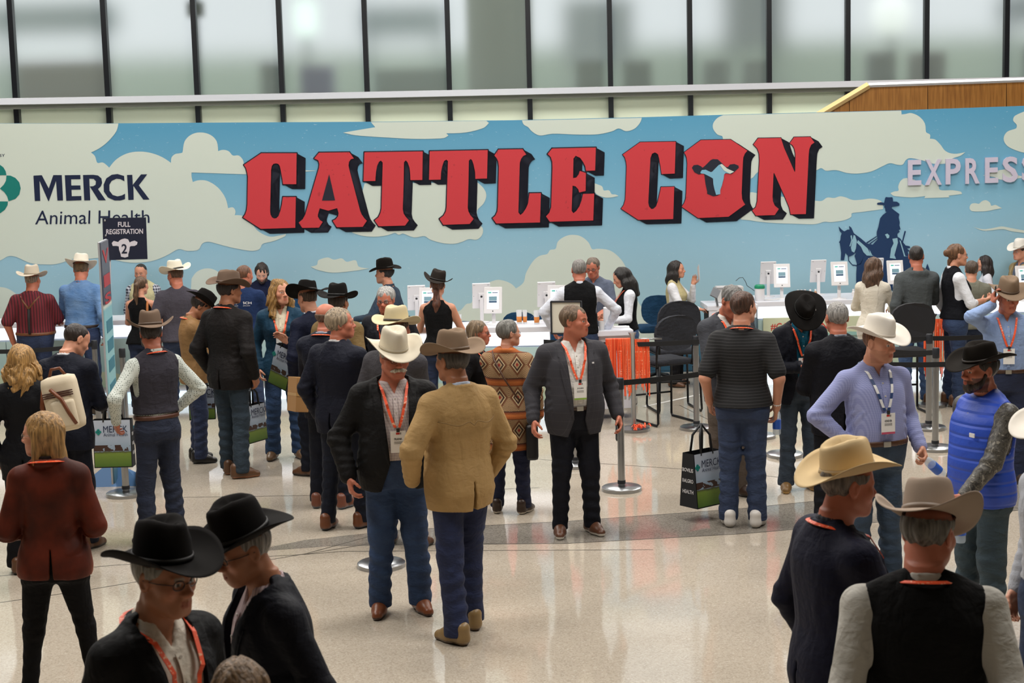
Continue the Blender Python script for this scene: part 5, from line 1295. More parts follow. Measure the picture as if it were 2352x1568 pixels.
# ------------------------------------------------------------------ chairs
GF=fabric('plain_303238'); BF=fabric('plain_1d3f5e'); BLK=mat('black_tube','15161a',.35,.4)
def stool(px,py,a,label,cloth,zs=.71,zb=1.2,grp=None,w=.25):
    p=at_z(px,py,0); t=thing('counter_stool',label,'chair',p,math.radians(a),grp)
    MB().box((0,0,zs-.03),(w*.92,.22,.035),bev=.03).build('seat',cloth,t,True)
    vs=[];fs=[];n=20
    for side in (0,1):
        for i in range(n):
            th=2*PI*i/n; x=w*math.copysign(abs(math.cos(th))**.8,math.cos(th)); z=(zb-zs-.10)/2*math.copysign(abs(math.sin(th))**.8,math.sin(th))+(zb+zs+.10)/2; vs.append((x,.22+.10*(z-zs)-.25*x*x*2+.05*side,z))
    fs=[tuple(range(n)),tuple(range(2*n-1,n-1,-1))]+[(i,n+i,n+(i+1)%n,(i+1)%n) for i in range(n)]
    mobj('backrest',vs,fs,cloth,t)
    for sd in (-1,1):
        x=sd*w*.9; MB().tube([(x,.25,zb-.18),(x,.22,zs-.06),(x,-.20,zs-.06),(x*1.04,-.24,zs-.10),(x*1.1,-.27,.04),(x*1.1,-.25,.014),(x*1.1,.25,.014),(x*1.1,.28,.04),(x,.24,zs-.08)],.013,8).build('frame_tube',BLK,t,True)
    MB().tube([(-w*1.0,-.26,.28),(w*1.0,-.26,.28)],.011,8).build('footrest',BLK,t,True)
stool(1527,968,205,'dark grey stool nearest the barrier posts, seen from behind its open side',GF)
stool(1548,940,190,'dark grey stool with rounded back, just behind the nearest grey stool',GF,zs=.72,zb=1.28)
stool(2076,950,185,'black stool with tall rounded back left of the right lanyard rack',mat('stool_black','1c1d22',.7),zs=.72,zb=1.26)
def bluechair(px,pt,Y,label):
    tp=at_y(px,pt,Y); t=thing('office_chair',label,'chair',(tp.x,Y,0),PI,'dark blue chairs behind the counters')
    h=tp.z; MB().box((0,0,h-.45),(.24,.23,.04),bev=.03).build('seat',BF,t,True)
    vs=[];n=20
    for side in (0,1):
        for i in range(n):
            th=2*PI*i/n; vs.append((.22*math.copysign(abs(math.cos(th))**.7,math.cos(th)),.2+.05*side,h-.19+.19*math.copysign(abs(math.sin(th))**.8,math.sin(th))))
    mobj('backrest',vs,[tuple(range(n)),tuple(range(2*n-1,n-1,-1))]+[(i,n+i,n+(i+1)%n,(i+1)%n) for i in range(n)],BF,t)
    MB().tube([(0,0,.06),(0,0,h-.48)],.03,10).build('column',BLK,t,True)
    for k in range(5):
        th=2*PI*k/5+.3; MB().tube([(0,0,.07),(.26*math.cos(th),.26*math.sin(th),.02)],.02,8).build('leg',BLK,t,True)
bluechair(1192,712,19.2,'dark blue chair back rising behind the cups on the middle counter')
bluechair(1251,716,18.6,'dark blue chair back just right of the cups on the middle counter')
bluechair(1066,733,18.9,'dark blue chair behind the left end of the middle counter')
bluechair(1508,674,19.9,'dark blue chair behind the black haired woman')
bluechair(668,650,19.9,'dark blue chair behind the blonde woman in a teal blazer')
# ------------------------------------------------------------------ barrier posts
CHR=mat('brushed_steel','a9abae',.28,1.); 
def stanchion(px,py,label,hgt=1.0,pole=True,Y=None,headm=DK):
    p=at_z(px,py,0) if Y is None else at_y(px,py,Y); p.z=0
    t=thing('barrier_post',label,'barrier post',p,0,'steel barrier posts')
    MB().lathe([(.176,0),(.176,.028),(.165,.036),(.05,.044)],n=40).build('base',CHR,t,True,True)
    MB().lathe([(.031,.04),(.031,hgt-.10)],n=20).build('pole',CHR,t,True,True)
    MB().lathe([(.033,hgt-.10),(.035,hgt-.09),(.035,hgt-.01),(.030,hgt)],n=20).build('belt_head',headm,t,True,True)
    MB().lathe([(.036,.06),(.036,.09)],n=20).build('collar',DK,t,True,True)
    return p
BELT=mat('black_belt','101114',.6)
def belt(pa,pb,z,label):
    a_=Vector((pa[0],pa[1],0)); b_=Vector((pb[0],pb[1],0)); d=b_-a_; t=thing('barrier_belt',label,'barrier belt',(a_.x,a_.y,z),0,'black barrier belts')
    n=Vector((-d.y,d.x,0)).normalized()*.0015; V=[];Fs=[];N_=14
    for i in range(N_+1):
        u=i/N_; c=d*u-Vector((0,0,.03*4*u*(1-u)))
        for o,zz in ((n,.024),(-n,.024),(-n,-.024),(n,-.024)): V.append(c+o+Vector((0,0,zz)))
    for i in range(N_):
        for k in range(4): Fs.append((4*i+k,4*i+(k+1)%4,4*i+4+(k+1)%4,4*i+4+k))
    mobj('webbing',V,Fs,BELT,t)
S1=stanchion(1428,1125,'steel barrier post right of the plaid jacket man, nearest to the viewer in the middle')
S3=stanchion(1803,1047,'steel barrier post left of the man looking at his phone')
S4=stanchion(2133,985,'steel barrier post in front of the right lanyard rack, the farther of two')
S5=stanchion(2148,1032,'steel barrier post in front of the right lanyard rack, the nearer of two')
S6=stanchion(228,982,'steel barrier post between the denim shirt man and the narrow sign')
S7=stanchion(290,1137,'steel barrier post carrying the sponsor tote bag')
S8=stanchion(876,1300,'steel barrier post whose base shows behind the moustached man')
S9=stanchion(1322,1070,'steel barrier post seen between the legs of the plaid jacket man')
S10=stanchion(1742,1004,'steel barrier post mostly hidden behind the striped shirt man')
S12=stanchion(1600,985,'steel barrier post hidden behind the grey suited man')
S11=stanchion(292,1010,'steel barrier post with black head beside the narrow sign, half hidden by the vest')
def xy(px,py): q=at_z(px,py,0); return (q.x,q.y)
belt(S1,S3,.955,'black belt from the nearest middle post to the post beside the phone man')
belt(S3,(at_y(2190,846,14.1).x,14.0),.955,'black belt passing behind the purple shirt man')
belt((at_y(1250,800,16.2).x,16.45),(S12[0],16.1),.955,'black belt crossing in front of the hanging orange lanyards')
belt((S12[0],16.1),S4,.955,'black belt from behind the striped shirt to the right posts')
belt(S4,(at_y(2420,766,16.4).x,16.4),.955,'black belt leaving the farther right post towards the right edge')
belt((at_y(1990,800,15.2).x,15.4),S5,.955,'black belt ending at the nearer right post')
belt((at_y(-60,806,16.9).x,16.9),S6,.955,'black belt at left behind the crewcut man in navy')
# ------------------------------------------------------------------ racks of orange lanyards
CLIP=mat('steel_clip','b8b8b8',.3,.9)
def rack(px,py,Y,x0,x1,yb,label,lab2,grp,n,gap=None,seedr=1,lenr=(.45,.62)):
    r=random.Random(seedr); p=at_y(px,py,Y); 
    t=thing('lanyard_rack',label,'rack',(p.x,Y,0))
    MB().lathe([(.17,0),(.17,.03),(.05,.045)],n=36).build('base',CHR,t,True,True); a_=at_y(x0,yb,Y); b_=at_y(x1,yb,Y); zb=(a_.z+b_.z)/2
    MB().lathe([(.026,.04),(.026,zb+.03),(.045,zb+.07)],n=18).build('pole',CHR,t,True,True)
    MB().tube([(a_.x-p.x,0,zb),(b_.x-p.x,0,zb)],.010,8).build('bar',CHR,t,True)
    xs=[a_.x+(b_.x-a_.x)*(.03+.94*k/(n-1)) for k in range(n)]
    lms=[lanyard_mat(),mat('lanyard_coral','e8683f',.5),mat('lanyard_deep','d9451f',.5)]
    for x in xs:
        if gap and gap[0]<(x-p.x)<gap[1]: continue
        L_=r.uniform(*lenr); q=thing('hanging_lanyard',lab2,'lanyard',(x,Y,zb),0,grp); V=[];Fs=[]; lm=r.choice(lms)
        wv=r.uniform(-.008,.008); 
        pts=[(-.0,-.02,-L_),(wv,-.026,-L_*.6),(wv*.5,-.022,-L_*.2),(0,-.014,.004),(0,0,.014),(0,.014,.004),(-wv,.022,-L_*.3),(-wv,.02,-L_*.94)]
        for (x_,y_,z_) in pts:
            for dx in (-.0055,.0055): V.append((x_+dx,y_+(dx*1.2 if z_<0 else 0)*r.uniform(-1,1),z_))
        for i in range(len(pts)-1): Fs.append((2*i,2*i+1,2*i+3,2*i+2))
        mobj('strap',V,Fs,lm,q); MB().box((0,-.02,-L_-.015),(.006,.003,.018)).build('clip',CLIP,q)
rack(1453,800,16.25,1390,1449,779,'steel rack holding orange lanyards beside the pedestal','orange conference lanyard hanging from the rack by the pedestal','orange lanyards on the middle rack',24,None,3)
rk=[o for o in bpy.data.objects if o.name=='lanyard_rack'][0]
r2=random.Random(5)
xs=[at_y(1459+k*3.4,780,16.25) for k in range(10)]
for q0 in xs:
    q=thing('hanging_lanyard','orange conference lanyard hanging right of the middle rack pole','lanyard',(q0.x,16.25,q0.z),0,'orange lanyards right of the rack pole'); L_=r2.uniform(.40,.62)
    V=[];Fs=[]; pts=[(0,-.02,-L_),(.004,-.024,-L_*.5),(0,-.014,.004),(0,0,.014),(0,.014,.004),(-.004,.02,-L_*.9)]
    for (x_,y_,z_) in pts:
        for dx in (-.006,.006): V.append((x_+dx,y_+dx*r2.uniform(-1,1)*(z_<0),z_))
    for i in range(len(pts)-1): Fs.append((2*i,2*i+1,2*i+3,2*i+2))
    mobj('strap',V,Fs,r2.choice([lanyard_mat(),MATS['lanyard_coral'],MATS['lanyard_deep']]),q); MB().box((0,-.02,-L_-.015),(.006,.003,.018)).build('clip',CLIP,q)
a_=at_y(1453,779,16.25); b_=at_y(1521,777,16.25); MB().tube([(0,0,(a_.z+b_.z)/2),(b_.x-a_.x,0,(a_.z+b_.z)/2)],.010,8).build('bar',CHR,rk,True)
rack(2143,760,17.3,2122,2166,735,'steel rack of orange lanyards behind the two right posts','orange conference lanyard on the rack at the right','orange lanyards on the right rack',17,None,9,(.5,.66))
# heap of lanyards on the rack base
r=random.Random(4); hp=at_y(1475,964,16.1); V=[];Fs=[]
for k in range(26):
    x=r.uniform(-.09,.09); y=r.uniform(-.06,.06); z=.045+r.uniform(0,.035); a=r.uniform(0,6.28); L_=r.uniform(.03,.07); dx,dy=math.cos(a)*L_,math.sin(a)*L_; n=len(V)
    for i in range(5):
        u=i/4-.5; zz=z+.012*math.cos(u*6)+.004; V+= [(x+dx*u*2-dy*.12,y+dy*u*2+dx*.12,zz),(x+dx*u*2+dy*.12,y+dy*u*2-dx*.12,zz+.006)]
    for i in range(4): Fs.append((n+2*i,n+2*i+1,n+2*i+3,n+2*i+2))
o=mobj('lanyard_heap',V,Fs,lanyard_mat()); o.location=(hp.x,16.12,0); tag(o,'loose heap of orange lanyards lying on the base of the middle rack','lanyards',None,'stuff')
# ------------------------------------------------------------------ signs
SNV=mat('sign_navy','1c2136',.45); SW=mat('sign_white','d9d4dc',.5)
ya=at_z(262,737,1.05).y+.05; 
sg=thing('registration_sign','navy square sign with white registration lettering, number and cow head on a white upright','sign',(at_y(247,730,ya).x,ya,1.05))
def sgp(px,py,o=0): return at_y(px,py,ya-.02-o)-Vector(sg.location)
prism('upright',[sgp(238,597,-.02),sgp(254,597,-.02),sgp(255,738,-.02),sgp(240,739,-.02)],.02,mat('sign_upright','c8c9d0',.5),sg)
bd_=prism('sign_board',[sgp(235,500.5),sgp(335,499),sgp(338.5,595),sgp(238,597.5)],.012,SNV,sg)
fit_text('FULL',lambda u,v: sgp(271+28.5*u,521-.2*u-11.5*v,.003),SW,'lettering',bd_,bold=.02)
fit_text('REGISTRATION',lambda u,v: sgp(244+84.5*u,538-1.3*u-11.8*v,.003),SW,'lettering',bd_,bold=.02)
def sgpoly(P,m,o,nm): mobj(nm,[sgp(x/4.48,270+y/4.48,o) for x,y in P],[tuple(range(len(P)))],m,bd_)
sgpoly([(1255,1250),(1285,1243),(1318,1252),(1335,1285),(1350,1275),(1385,1265),(1415,1280),(1410,1305),(1385,1320),(1345,1322),(1335,1330),(1332,1365),(1320,1405),(1320,1430),(1285,1440),(1245,1430),(1240,1400),(1225,1360),(1222,1325),(1200,1320),(1160,1320),(1150,1290),(1170,1268),(1215,1280),(1232,1262)],SW,.003,'cow_head')
fit_text('2',lambda u,v: sgp((1250+58*u)/4.48,270+(1398-98*v)/4.48,.006),SNV,'numeral',bd_,bold=.02)
for (bx_,by_) in ((1079,1060),(1087,1214)):
    q=sgp(bx_/4.48,270+by_/4.48,.004); MB().lathe([(.014,0),(.012,.004),(.004,.007)],(0,0,0),12).build('bolt',CHR,bd_,True).matrix_local=Matrix.Translation(q)@Matrix.Rotation(PI/2,4,'X')
# narrow display panel seen edge on
Yn=14.2; pn=at_z(271,1112,0); g=G('display_print',.4); x_,y_,z_=g.xyz()
g.color(g.ramp(g.M('DIVIDE',z_,2.3),[(0,'2c5a75'),(.3,'7fb4c2'),(.5,'9fd3d8'),(.72,'8cc6d0'),(.735,'e0e4d8'),(.745,'4a4d5e'),(1,'565a68')]))
dsp=thing('display_panel','tall narrow blue display panel turned edge-on, with red letters at its grey top','sign',(pn.x,pn.y,0),math.radians(98.2))
MB().box((0,0,1.17),(.30,.006,1.10)).build('panel_print',MATS['display_print'],dsp)
MB().box((0,.014,1.17),(.305,.008,1.105)).build('panel_frame',mat('silver_frame','c9cbd0',.35,.5),dsp)
for k,(z0,z1) in enumerate(((2.07,2.2),(1.86,1.97),(1.70,1.80))):
    fit_text('VIS'[k],lambda u,v,z0=z0,z1=z1: Vector((-.25+.5*u,-.009,z0+(z1-z0)*v)),mat('sign_red','b0343c',.5),'red_letter',dsp,bold=.03)
for k,zz in enumerate((1.50,1.32,1.14,.92,.7,.5)): MB().box((0,-.008,zz),(.22,.003,.055)).build('text_block',mat('sign_teal','3f7f92',.5),dsp)
prism('foot',[Vector((-.55,-.28,0)),Vector((.55,-.28,0)),Vector((.36,-.22,.0)),Vector((0,-.2,.16)),Vector((-.36,-.22,0))],.02,mat('foot_black','111318',.6),dsp)
dsp.children[-1].matrix_local=Matrix.Rotation(math.radians(-98.2),4,'Z')
vs=[(-.36,-.1,0),(.24,-.1,0),(.06,.0,.16),(-.16,.0,.16),(-.36,.2,0),(.24,.2,0)]
o=mobj('foot_cover',vs,[(0,1,2,3),(1,5,2),(0,3,4),(4,5,1,0),(3,2,5,4)],mat('foot_blue','4f78a8',.5),dsp); o.matrix_local=Matrix.Rotation(math.radians(-98.2),4,'Z')@Matrix.Translation((.02,.0,.0))
# ------------------------------------------------------------------ tote bags
g=G('tote_meadow',.5); x_,y_,z_=g.xyz('Generated')
g.color(g.mix(g.M('MULTIPLY',g.M('GREATER_THAN',g.noise(14,3),.45),g.M('COMPARE',z_,.40,.065)),g.ramp(g.M('ADD',z_,g.M('MULTIPLY',g.noise(30,3),.05)),[(0,'3f5f1c'),(.30,'6a8030'),(.345,'44442c'),(.36,'8095a6'),(.7,'a5b0c0'),(1,'adb6c4')]),'3a2318'))
TB=mat('tote_black','16181c',.6)
def tote(P,z,rz,label,w=.36,h=.42,d=.14,tilt=0,handle=.18,text=True):
    t=thing('tote_bag',label,'tote bag',P,math.radians(rz),'black sponsor tote bags')
    if tilt: t.rotation_euler=(0,math.radians(tilt),math.radians(rz))
    t['group']='black sponsor tote bags'
    MB().add([(-w/2,-d/2,0),(w/2,-d/2,0),(w/2,d/2,0),(-w/2,d/2,0),(-w/2,-d/2*.6,h),(w/2,-d/2*.6,h),(w/2,d/2*.6,h),(-w/2,d/2*.6,h)],[(0,3,2,1),(0,1,5,4),(1,2,6,5),(2,3,7,6),(3,0,4,7)]).build('bag_body',TB,t)
    fy=lambda zz: -(d/2-(d/2*.4)*zz/h)-.004
    mobj('front_print',[(-w/2*.96,fy(.01),.01),(w/2*.96,fy(.01),.01),(w/2*.96,fy(h*.99),h*.99),(-w/2*.96,fy(h*.99),h*.99)],[(0,1,2,3)],MATS['tote_meadow'],t)
    bp=lambda zz:-fy(zz)
    if text:
        fit_text('MERCK',lambda u,v: Vector((-.075+.215*u,fy(h*.78)-.006,h*.735+.06*v)),MNAVY,'print_lettering',t,bold=.0)
        fit_text('Animal Health',lambda u,v: Vector((-.075+.215*u,fy(h*.68)-.006,h*.655+.03*v)),MNAVY,'print_lettering',t)
        for (cx,cz) in ((-.12,.785),(-.12,.715),(-.135,.75),(-.105,.75)): MB().tube([(cx,fy(h*cz)-.002,h*cz+.0),(cx,fy(h*cz)-.006,h*cz)],.012,12).build('print_emblem',TEAL,t)
    # back and side gussets carry white product lettering
    for k,wd in enumerate(('BOVILIS','RALGRO','HEALTH')):
        fit_text(wd,lambda u,v,k=k: Vector((w/2*.8-w*.8*u,bp(h*(.7-.2*k))+.003,h*(.68-.2*k)+.05*v)),KW,'print_lettering',t,bold=.01)
        fit_text(wd,lambda u,v,k=k: Vector((-w/2-.004,d*.30-d*.6*u,h*(.66-.2*k)+.03*v)),KW,'print_lettering',t,bold=.01)
        fit_text(wd,lambda u,v,k=k: Vector((w/2+.004,-d*.30+d*.6*u,h*(.66-.2*k)+.03*v)),KW,'print_lettering',t,bold=.01)
    for sy in (-1,1):
        y=sy*d/2*.6; MB().tube([(-w*.22,y,h*.95),(-w*.18,y*.7,h+handle*.6),(0,0,h+handle),(w*.18,y*.7,h+handle*.6),(w*.22,y,h*.95)],.010,6).build('handle',TB,t,True)
    return t
p=at_y(268,1068,13.65); tote((p.x,13.6,p.z),0,0,'tote bag with grass and cattle print hanging on the post behind the dark vest man',w=.34,h=.43,d=.12,handle=.24)
# ------------------------------------------------------------------ people
def wp(I,p): return I.root.matrix_basis@(Vector(p)*I.s)
def W_(x,y,z,**k): return dict(w=(x,y,z),**k)
BH='161413'; ORG='o'
N1='suit_1c2133'; BLKS='suit_151517'
PE={}
def P_(key,*a,**k): PE[key]=person(*a,**k); return PE[key]
# --- foreground
P_('F1',348,1180,50,'older man in black hat, glasses and orange lanyard, bottom left foreground',H=1.78,top=('jacket',BLKS),under='plain_d8cfc0',hat=dict(c=BH,band='0e0d0d',brim=0.100,curl=.06,tilt=-3,size=.97,crown=.13),hair=('short','8f8a80'),age=1,skin='tan',glasses='2b2b2e',lany=ORG,open_=(.9,.045,.09),fat=.2,sh=.95,head=(8,6,0))
P_('F2',622,1128,-62,'man in black hat and dark glasses looking down, bottom left, pink shirt collar',H=1.71,top=('jacket','suit_1a1c27'),under='vstripe_c9b4b4_9c8890_60_.7',hat=dict(c=BH,band='0e0d0d',brim=0.096,curl=.045,tilt=4,crown=.14),hair=('crew','8f8a84'),age=1,skin='tan',glasses='1a1a1d',head=(2,15,0),lean=(0,.05),fat=.4)
P_('F3',1925,998,103,'heavy man in cream hat and dark navy blazer, face in profile, foreground right',H=1.78,top=('jacket','suit_1b1d35'),under='plaid_22242c_3a3c44_30_.6',hat=dict(c='cfb68c',band='b79d74',brim=0.104,curl=.055,tilt=-14,crown=.12,dip=.022,roll=0),hair=('short','6b625a'),age=1,skin='ruddy',fat=1.0,head=(0,6,0),lany=ORG,arms=('phone','down'))
P_('F4',2122,1095,172,'broad man from behind in taupe hat, black vest and grey sleeves, bottom right',H=1.78,top=('vest','plain_121213'),under='plain_b9b6ae',hat=dict(c='9c8b7c',band='8a7a6c',brim=0.100,curl=.07,tilt=12,roll=8,crown=.125,dip=.03),hair=('short','5e5850'),skin='ruddy',fat=1.15,head=(-28,12,0),lany=ORG,arms=(W_(-.255,-.02,.95,pole=(-.25,1,0)),W_(.255,-.02,.95,pole=(.25,1,0))),hem=.90,sh=1.03)
P_('F5',545,1527,180,'top of a light brown head of hair at the bottom edge of the picture',H=1.64,top=('blouse','plain_6a5a4e'),hair=('full','7a5f42'),sex='f')
P_('R8',2432,903,-70,'man in white hat and pale grey shirt cut by the right edge of the picture',H=1.78,top=('shirt','plain_a9acb4'),hat=dict(c='d6d0c6',band='c0b9ae',brim=0.096,curl=.05),hair=('short','5a4a3c'),tuck=True,arms=('down','down'))
# --- middle, right
P_('M4',1045,752,214,'man seen from behind in tan western blazer, taupe hat and dark blue jeans',feet=(1088,1458),top=('jacket','suit_a68759'),under='plain_c3d0e6',hat=dict(c='86725f',band='6d5a48',brim=0.100,curl=.06,crown=.125,tilt=4),hair=('short','3f3833'),fat=.45,arms=('pocket',W_(.27,-.10,.97,pole=(.9,.6,-.2),show=False)),shoes='8a7048/5a4630',hem=.80,head=(8,2,0),skin='tan',legs='jeans',pants='denim_141d3c_22305a',stance=.12,step=.10,sh=.98)
P_('M3',897,745,10,'heavy moustached man in glasses, cream hat, black jacket and checked shirt',feet=(925,1405),top=('jacket','suit_191819'),under='plaid_c8bcb8_94828a_55_.82',hat=dict(c='cfc6b3',band='b0a692',brim=0.096,curl=.065,crown=.13,tilt=7),hair=('short','b0aba2'),age=1,fat=1.15,skin='ruddy',stache='c9c2b2',glasses='4a2c26',lany=ORG,badge=('FRANK',None),open_=(1.0,.055,.095),pants='denim_1f3252_344f76',shoes='7a4428/3a241a',head=(14,8,0),hem=.83,arms=(W_(-.31,-.10,.93,pole=(-.8,.6,0)),'pocket'))
P_('M7',1313,703,12,'man in grey plaid blazer and white shirt glancing to the side, phone in hand',feet=(1318,1226),top=('jacket','plaid_2d2c32_3f3c40_15_.93'),under='plain_dcd8d2',hair=('short','6a543e'),fat=.85,head=(52,-2,0),belt=('3a271c',),lany=ORG,badge=('JOHN','8db04a'),pants='suit_151722',legs='slacks',shoes='5a3826/d8d2c6',skin='ruddy',open_=(.92,.045,.095),hem=.80,arms=(W_(-.33,-.04,.93),W_(.33,-.06,.93)))
P_('M6',1162,737,165,'woman with short grey hair in a brown patterned knit coat, seen from behind',feet=(1168,1176),sex='f',top=('coat','aztec'),hair=('full','77756f'),age=1,glasses='9a9a9a',head=(-48,0,0),fat=.9,hem=.60,pants='denim_161c38_20294a',shoes='3c2c24/d6cfc4',legs='slacks',arms=('down','fold'))
P_('M5',1092,738,75,'woman with short brown hair and glasses in a black top beside the patterned coat',H=1.55,sex='f',top=('blouse','plain_17161a'),hair=('bob','7c6850'),glasses='2a1f1c',skin='ruddy',lany=ORG,age=1,head=(8,0,0))
P_('M2',905,697,150,'man from behind in cream hat and grey suit, behind the moustached man',H=1.79,top=('jacket','suit_403e42'),under='plain_b8bccc',hat=dict(c='cdbf9c',band='3a322a',brim=0.092,curl=.045,crown=.12,straw='pin'),hair=('short','5a4a3c'),skin='ruddy',fat=.5,arms=('fold','down'))
P_('M1',888,660,-12,'grey haired man in glasses and dark zip jacket facing the viewer behind the cream hats',H=1.73,top=('jacket','plain_2a2b33'),under='plain_33333a',hair=('full','aaa8a4'),age=1,glasses='4a4a4a',lany=ORG,skin='ruddy',fat=.5,head=(0,8,0),open_=(1.1,.02,.07))
P_('R2',1703,672,168,'young man in black striped polo and jeans seen from behind',feet=(1685,1207),top=('polo','hstripe_111113_323234_42_.78'),fat=.5,lany=ORG,sh=.96,hair=('short','4b3022'),head=(-30,0,0),pants='denim_26334f_3a4a68',shoes='d9d5d0/c9c4bc',hem=.93,skin='fair',arms=('down',W_(.25,-.05,.95)),stance=.11)
P_('R1',1668,650,22,'grey haired man in charcoal suit looking down, half hidden by the striped shirt man',H=1.84,top=('jacket','suit_3f4147'),under='plain_cfcac4',hair=('short','6f6d6a'),age=1,skin='ruddy',head=(5,28,0),lany=ORG,arms=('phone','phone'),pants='plain_5a5048',shoes='3f2c22',legs='slacks',stance=.12)
P_('R3',1834,652,5,'man in black hat bent over his phone, navy blazer and teal shirt',feet=(1815,1125),top=('jacket','suit_171a26'),under='plain_14566e',hat=dict(c=BH,band='101010',brim=0.104,curl=.05,crown=.12,tilt=6,straw='pin'),hair=('short','3a2c22'),head=(0,46,0),lean=(0,.04),lany=ORG,badge=('AUSTIN',None),arms=('phone','phone'),pants='denim_26313f_3c4a58',shoes='7a5c34/b08a4c',open_=(1.0,.045,.085),stance=.12,skin='ruddy')
P_('R4',1925,695,186,'balding man in black navy suit seen from behind, between phone man and purple shirt',H=1.80,top=('jacket','suit_12131d'),under='plain_8a8f9a',hair=('crew','8d8a86'),age=1,arms=('phone','phone'),sh=.97,fat=.25,skin='ruddy',pants='suit_15171f',legs='slacks')
P_('R5',2008,715,14,'tall man in white hat, lavender checked shirt and white lanyard holding a bottle',H=1.80,top=('shirt','plaid_7f86b6_999fc8_90_.5'),tuck=True,fat=.7,hat=dict(c='dad4ca',band='c8c0b4',brim=0.104,curl=.05,crown=.125,tilt=6),hair=('crew','7a4e34'),arms=('hip',W_(.27,-.12,.97,curl=.95)),head=(28,6,0),belt=('4a2c18',),lany='white',badge=('KINDER','c0506a'),beard=('stubble','7a4a2c'),skin='fair',pants='denim_27384c_40546a')
P_('R6',2262,772,-68,'bearded man in black hat, bright blue quilted vest and paisley sleeves',H=1.76,top=('vest','quilt_1b3fae_2a55c8'),under='paisley_2e2c2a_5a564e_8a857a',hat=dict(c='17130f',band='241c16',brim=0.104,curl=.05,crown=.105,tilt=8),hair=('short','2a211b'),beard=('full','2c1d15'),fat=.7,skin='ruddy',arms=('down',W_(.22,-.34,.93,pole=(.5,.6,-.6))),pants='denim_2a3a44_43545c',lany=ORG if False else None,hem=.86,head=(-4,2,0),collar=.05,sh=1.04)
P_('R7',2312,628,-8,'man in brown hat and light blue shirt talking on a phone at the right edge',feet=(2322,1108),top=('shirt','plain_8aa0c8'),tuck=True,hat=dict(c='7d6a58',band='5a4a3c',brim=0.088,curl=.05,crown=.12),hair=('crew','4a382c'),arms=('ear','down'),belt=('3c2416',),lany=ORG,badge=('MICHAEL',None),pants='denim_19213a_263252',fat=.4,head=(10,10,0),skin='ruddy',shoes='3a2a22')
# --- middle, left
P_('L16',775,712,150,'man with tousled sandy grey hair in navy suit seen from behind, mouth open in talk',feet=(788,1212),top=('jacket','suit_1d2030'),under='plain_c9c6c4',hair=('full','9c8a72'),age=1,skin='ruddy',head=(-48,-4,0),fat=.6,pants='suit_1f2433',legs='slacks',shoes='6b3d22/23262c',arms=('phone','down'),hem=.80,stance=.12,step=.08)
P_('L15',742,698,165,'bald man in navy suit behind the sandy haired man',feet=(728,1165),top=('jacket','suit_1b1f30'),under='plain_9aa0b0',hair=('bald','6a5444'),skin='ruddy',lany=ORG,head=(-20,6,0),pants='suit_1a1e2c',legs='slacks',shoes='6b3d2c/5a6470',arms=('down','phone'))
P_('L14',772,645,160,'man in black hat and tan jacket from behind, right of the young navy suit',H=1.78,top=('jacket','suit_7a6440'),under='plain_c9ccd4',hat=dict(c=BH,band='0e0d0d',brim=0.096,curl=.045,crown=.115),hair=('short','3a2c22'),skin='tan')
P_('L13',712,635,-128,'young man in navy suit and huge black hat gesturing to the blonde woman',H=1.79,top=('jacket','suit_151c36'),under='plain_cdd2de',hat=dict(c='131110',band='0e0d0d',brim=0.112,curl=.05,crown=.105,tilt=2,roll=-10),hair=('crew','4a3a2c'),skin='fair',head=(-12,12,0),arms=(W_(-.05,-.38,1.22,u=(.3,-.7,.6),n=(1,0,0),side=(0,0,1),curl=.5),'pocket'),pants='suit_151a28',legs='slacks')
P_('L12',640,643,8,'blonde woman with wavy hair in a teal blazer and jeans, holding a tote bag',feet=(640,1052),sex='f',top=('jacket','suit_1a3a50'),under='plain_d8cdb4',hair=('curly','96703a'),lany=ORG,badge=('MELLARY',None),open_=(.95,.035,.07),head=(28,0,0),pants='denim_1f3656_365580',shoes='6a5038/3a2a20',arms=('down','counter'),hem=.84,legs='wide',stance=.13,belt=('2a1c14',))
P_('L11',517,615,152,'man in brown hat and blackish brown blazer seen from behind holding a bag',feet=(545,1092),top=('jacket','suit_231f1f'),under='plain_2a2628',hat=dict(c='6d5b4e',band='5a4a40',brim=0.092,curl=.05,crown=.115,straw='pin'),hair=('short','2a221d'),lany=ORG,head=(-22,2,0),pants='denim_1c2a36_2c3d4a',shoes='5a3c26/8a5a3c',arms=('down',W_(.27,-.05,.94)),fat=.3,stance=.12,step=-.06,feet_out=.7,skin='tan')
P_('L9',438,653,110,'man in camel coat and black hat looking down, beside the dark brown blazer',feet=(430,1060),top=('coat','suit_8c6a44'),under='plaid_3a3230_5a4a40_30_.6',hat=dict(c=BH,band='0e0d0d',brim=0.096,curl=.05,crown=.12,roll=6),hair=('short','2c211a'),lany=ORG,head=(-10,34,0),arms=('phone','phone'),hem=.84,pants='denim_1a2440_2a3858',shoes='15120f/0c0b0a',skin='tan',stance=.11)
P_('L8',345,706,-138,'man in taupe hat, charcoal vest and dotted white shirt with hands on hips',H=1.78,top=('vest','plain_34323a'),under='dots_c9cfc8_5f6a60',hat=dict(c='6f5d4f',band='5a4a3e',brim=0.100,curl=.055,crown=.115,tilt=2),hair=('short','241c18'),beard=('full','231a15'),lany=ORG,arms=('hip',W_(.30,-.08,1.0,pole=(.8,.5,-.2))),head=(-22,4,0),belt=('4a2a1c',),pants='denim_141c30_1e2a44',hem=1.045,skin='ruddy',shoes='3a2a20',tuck=True)
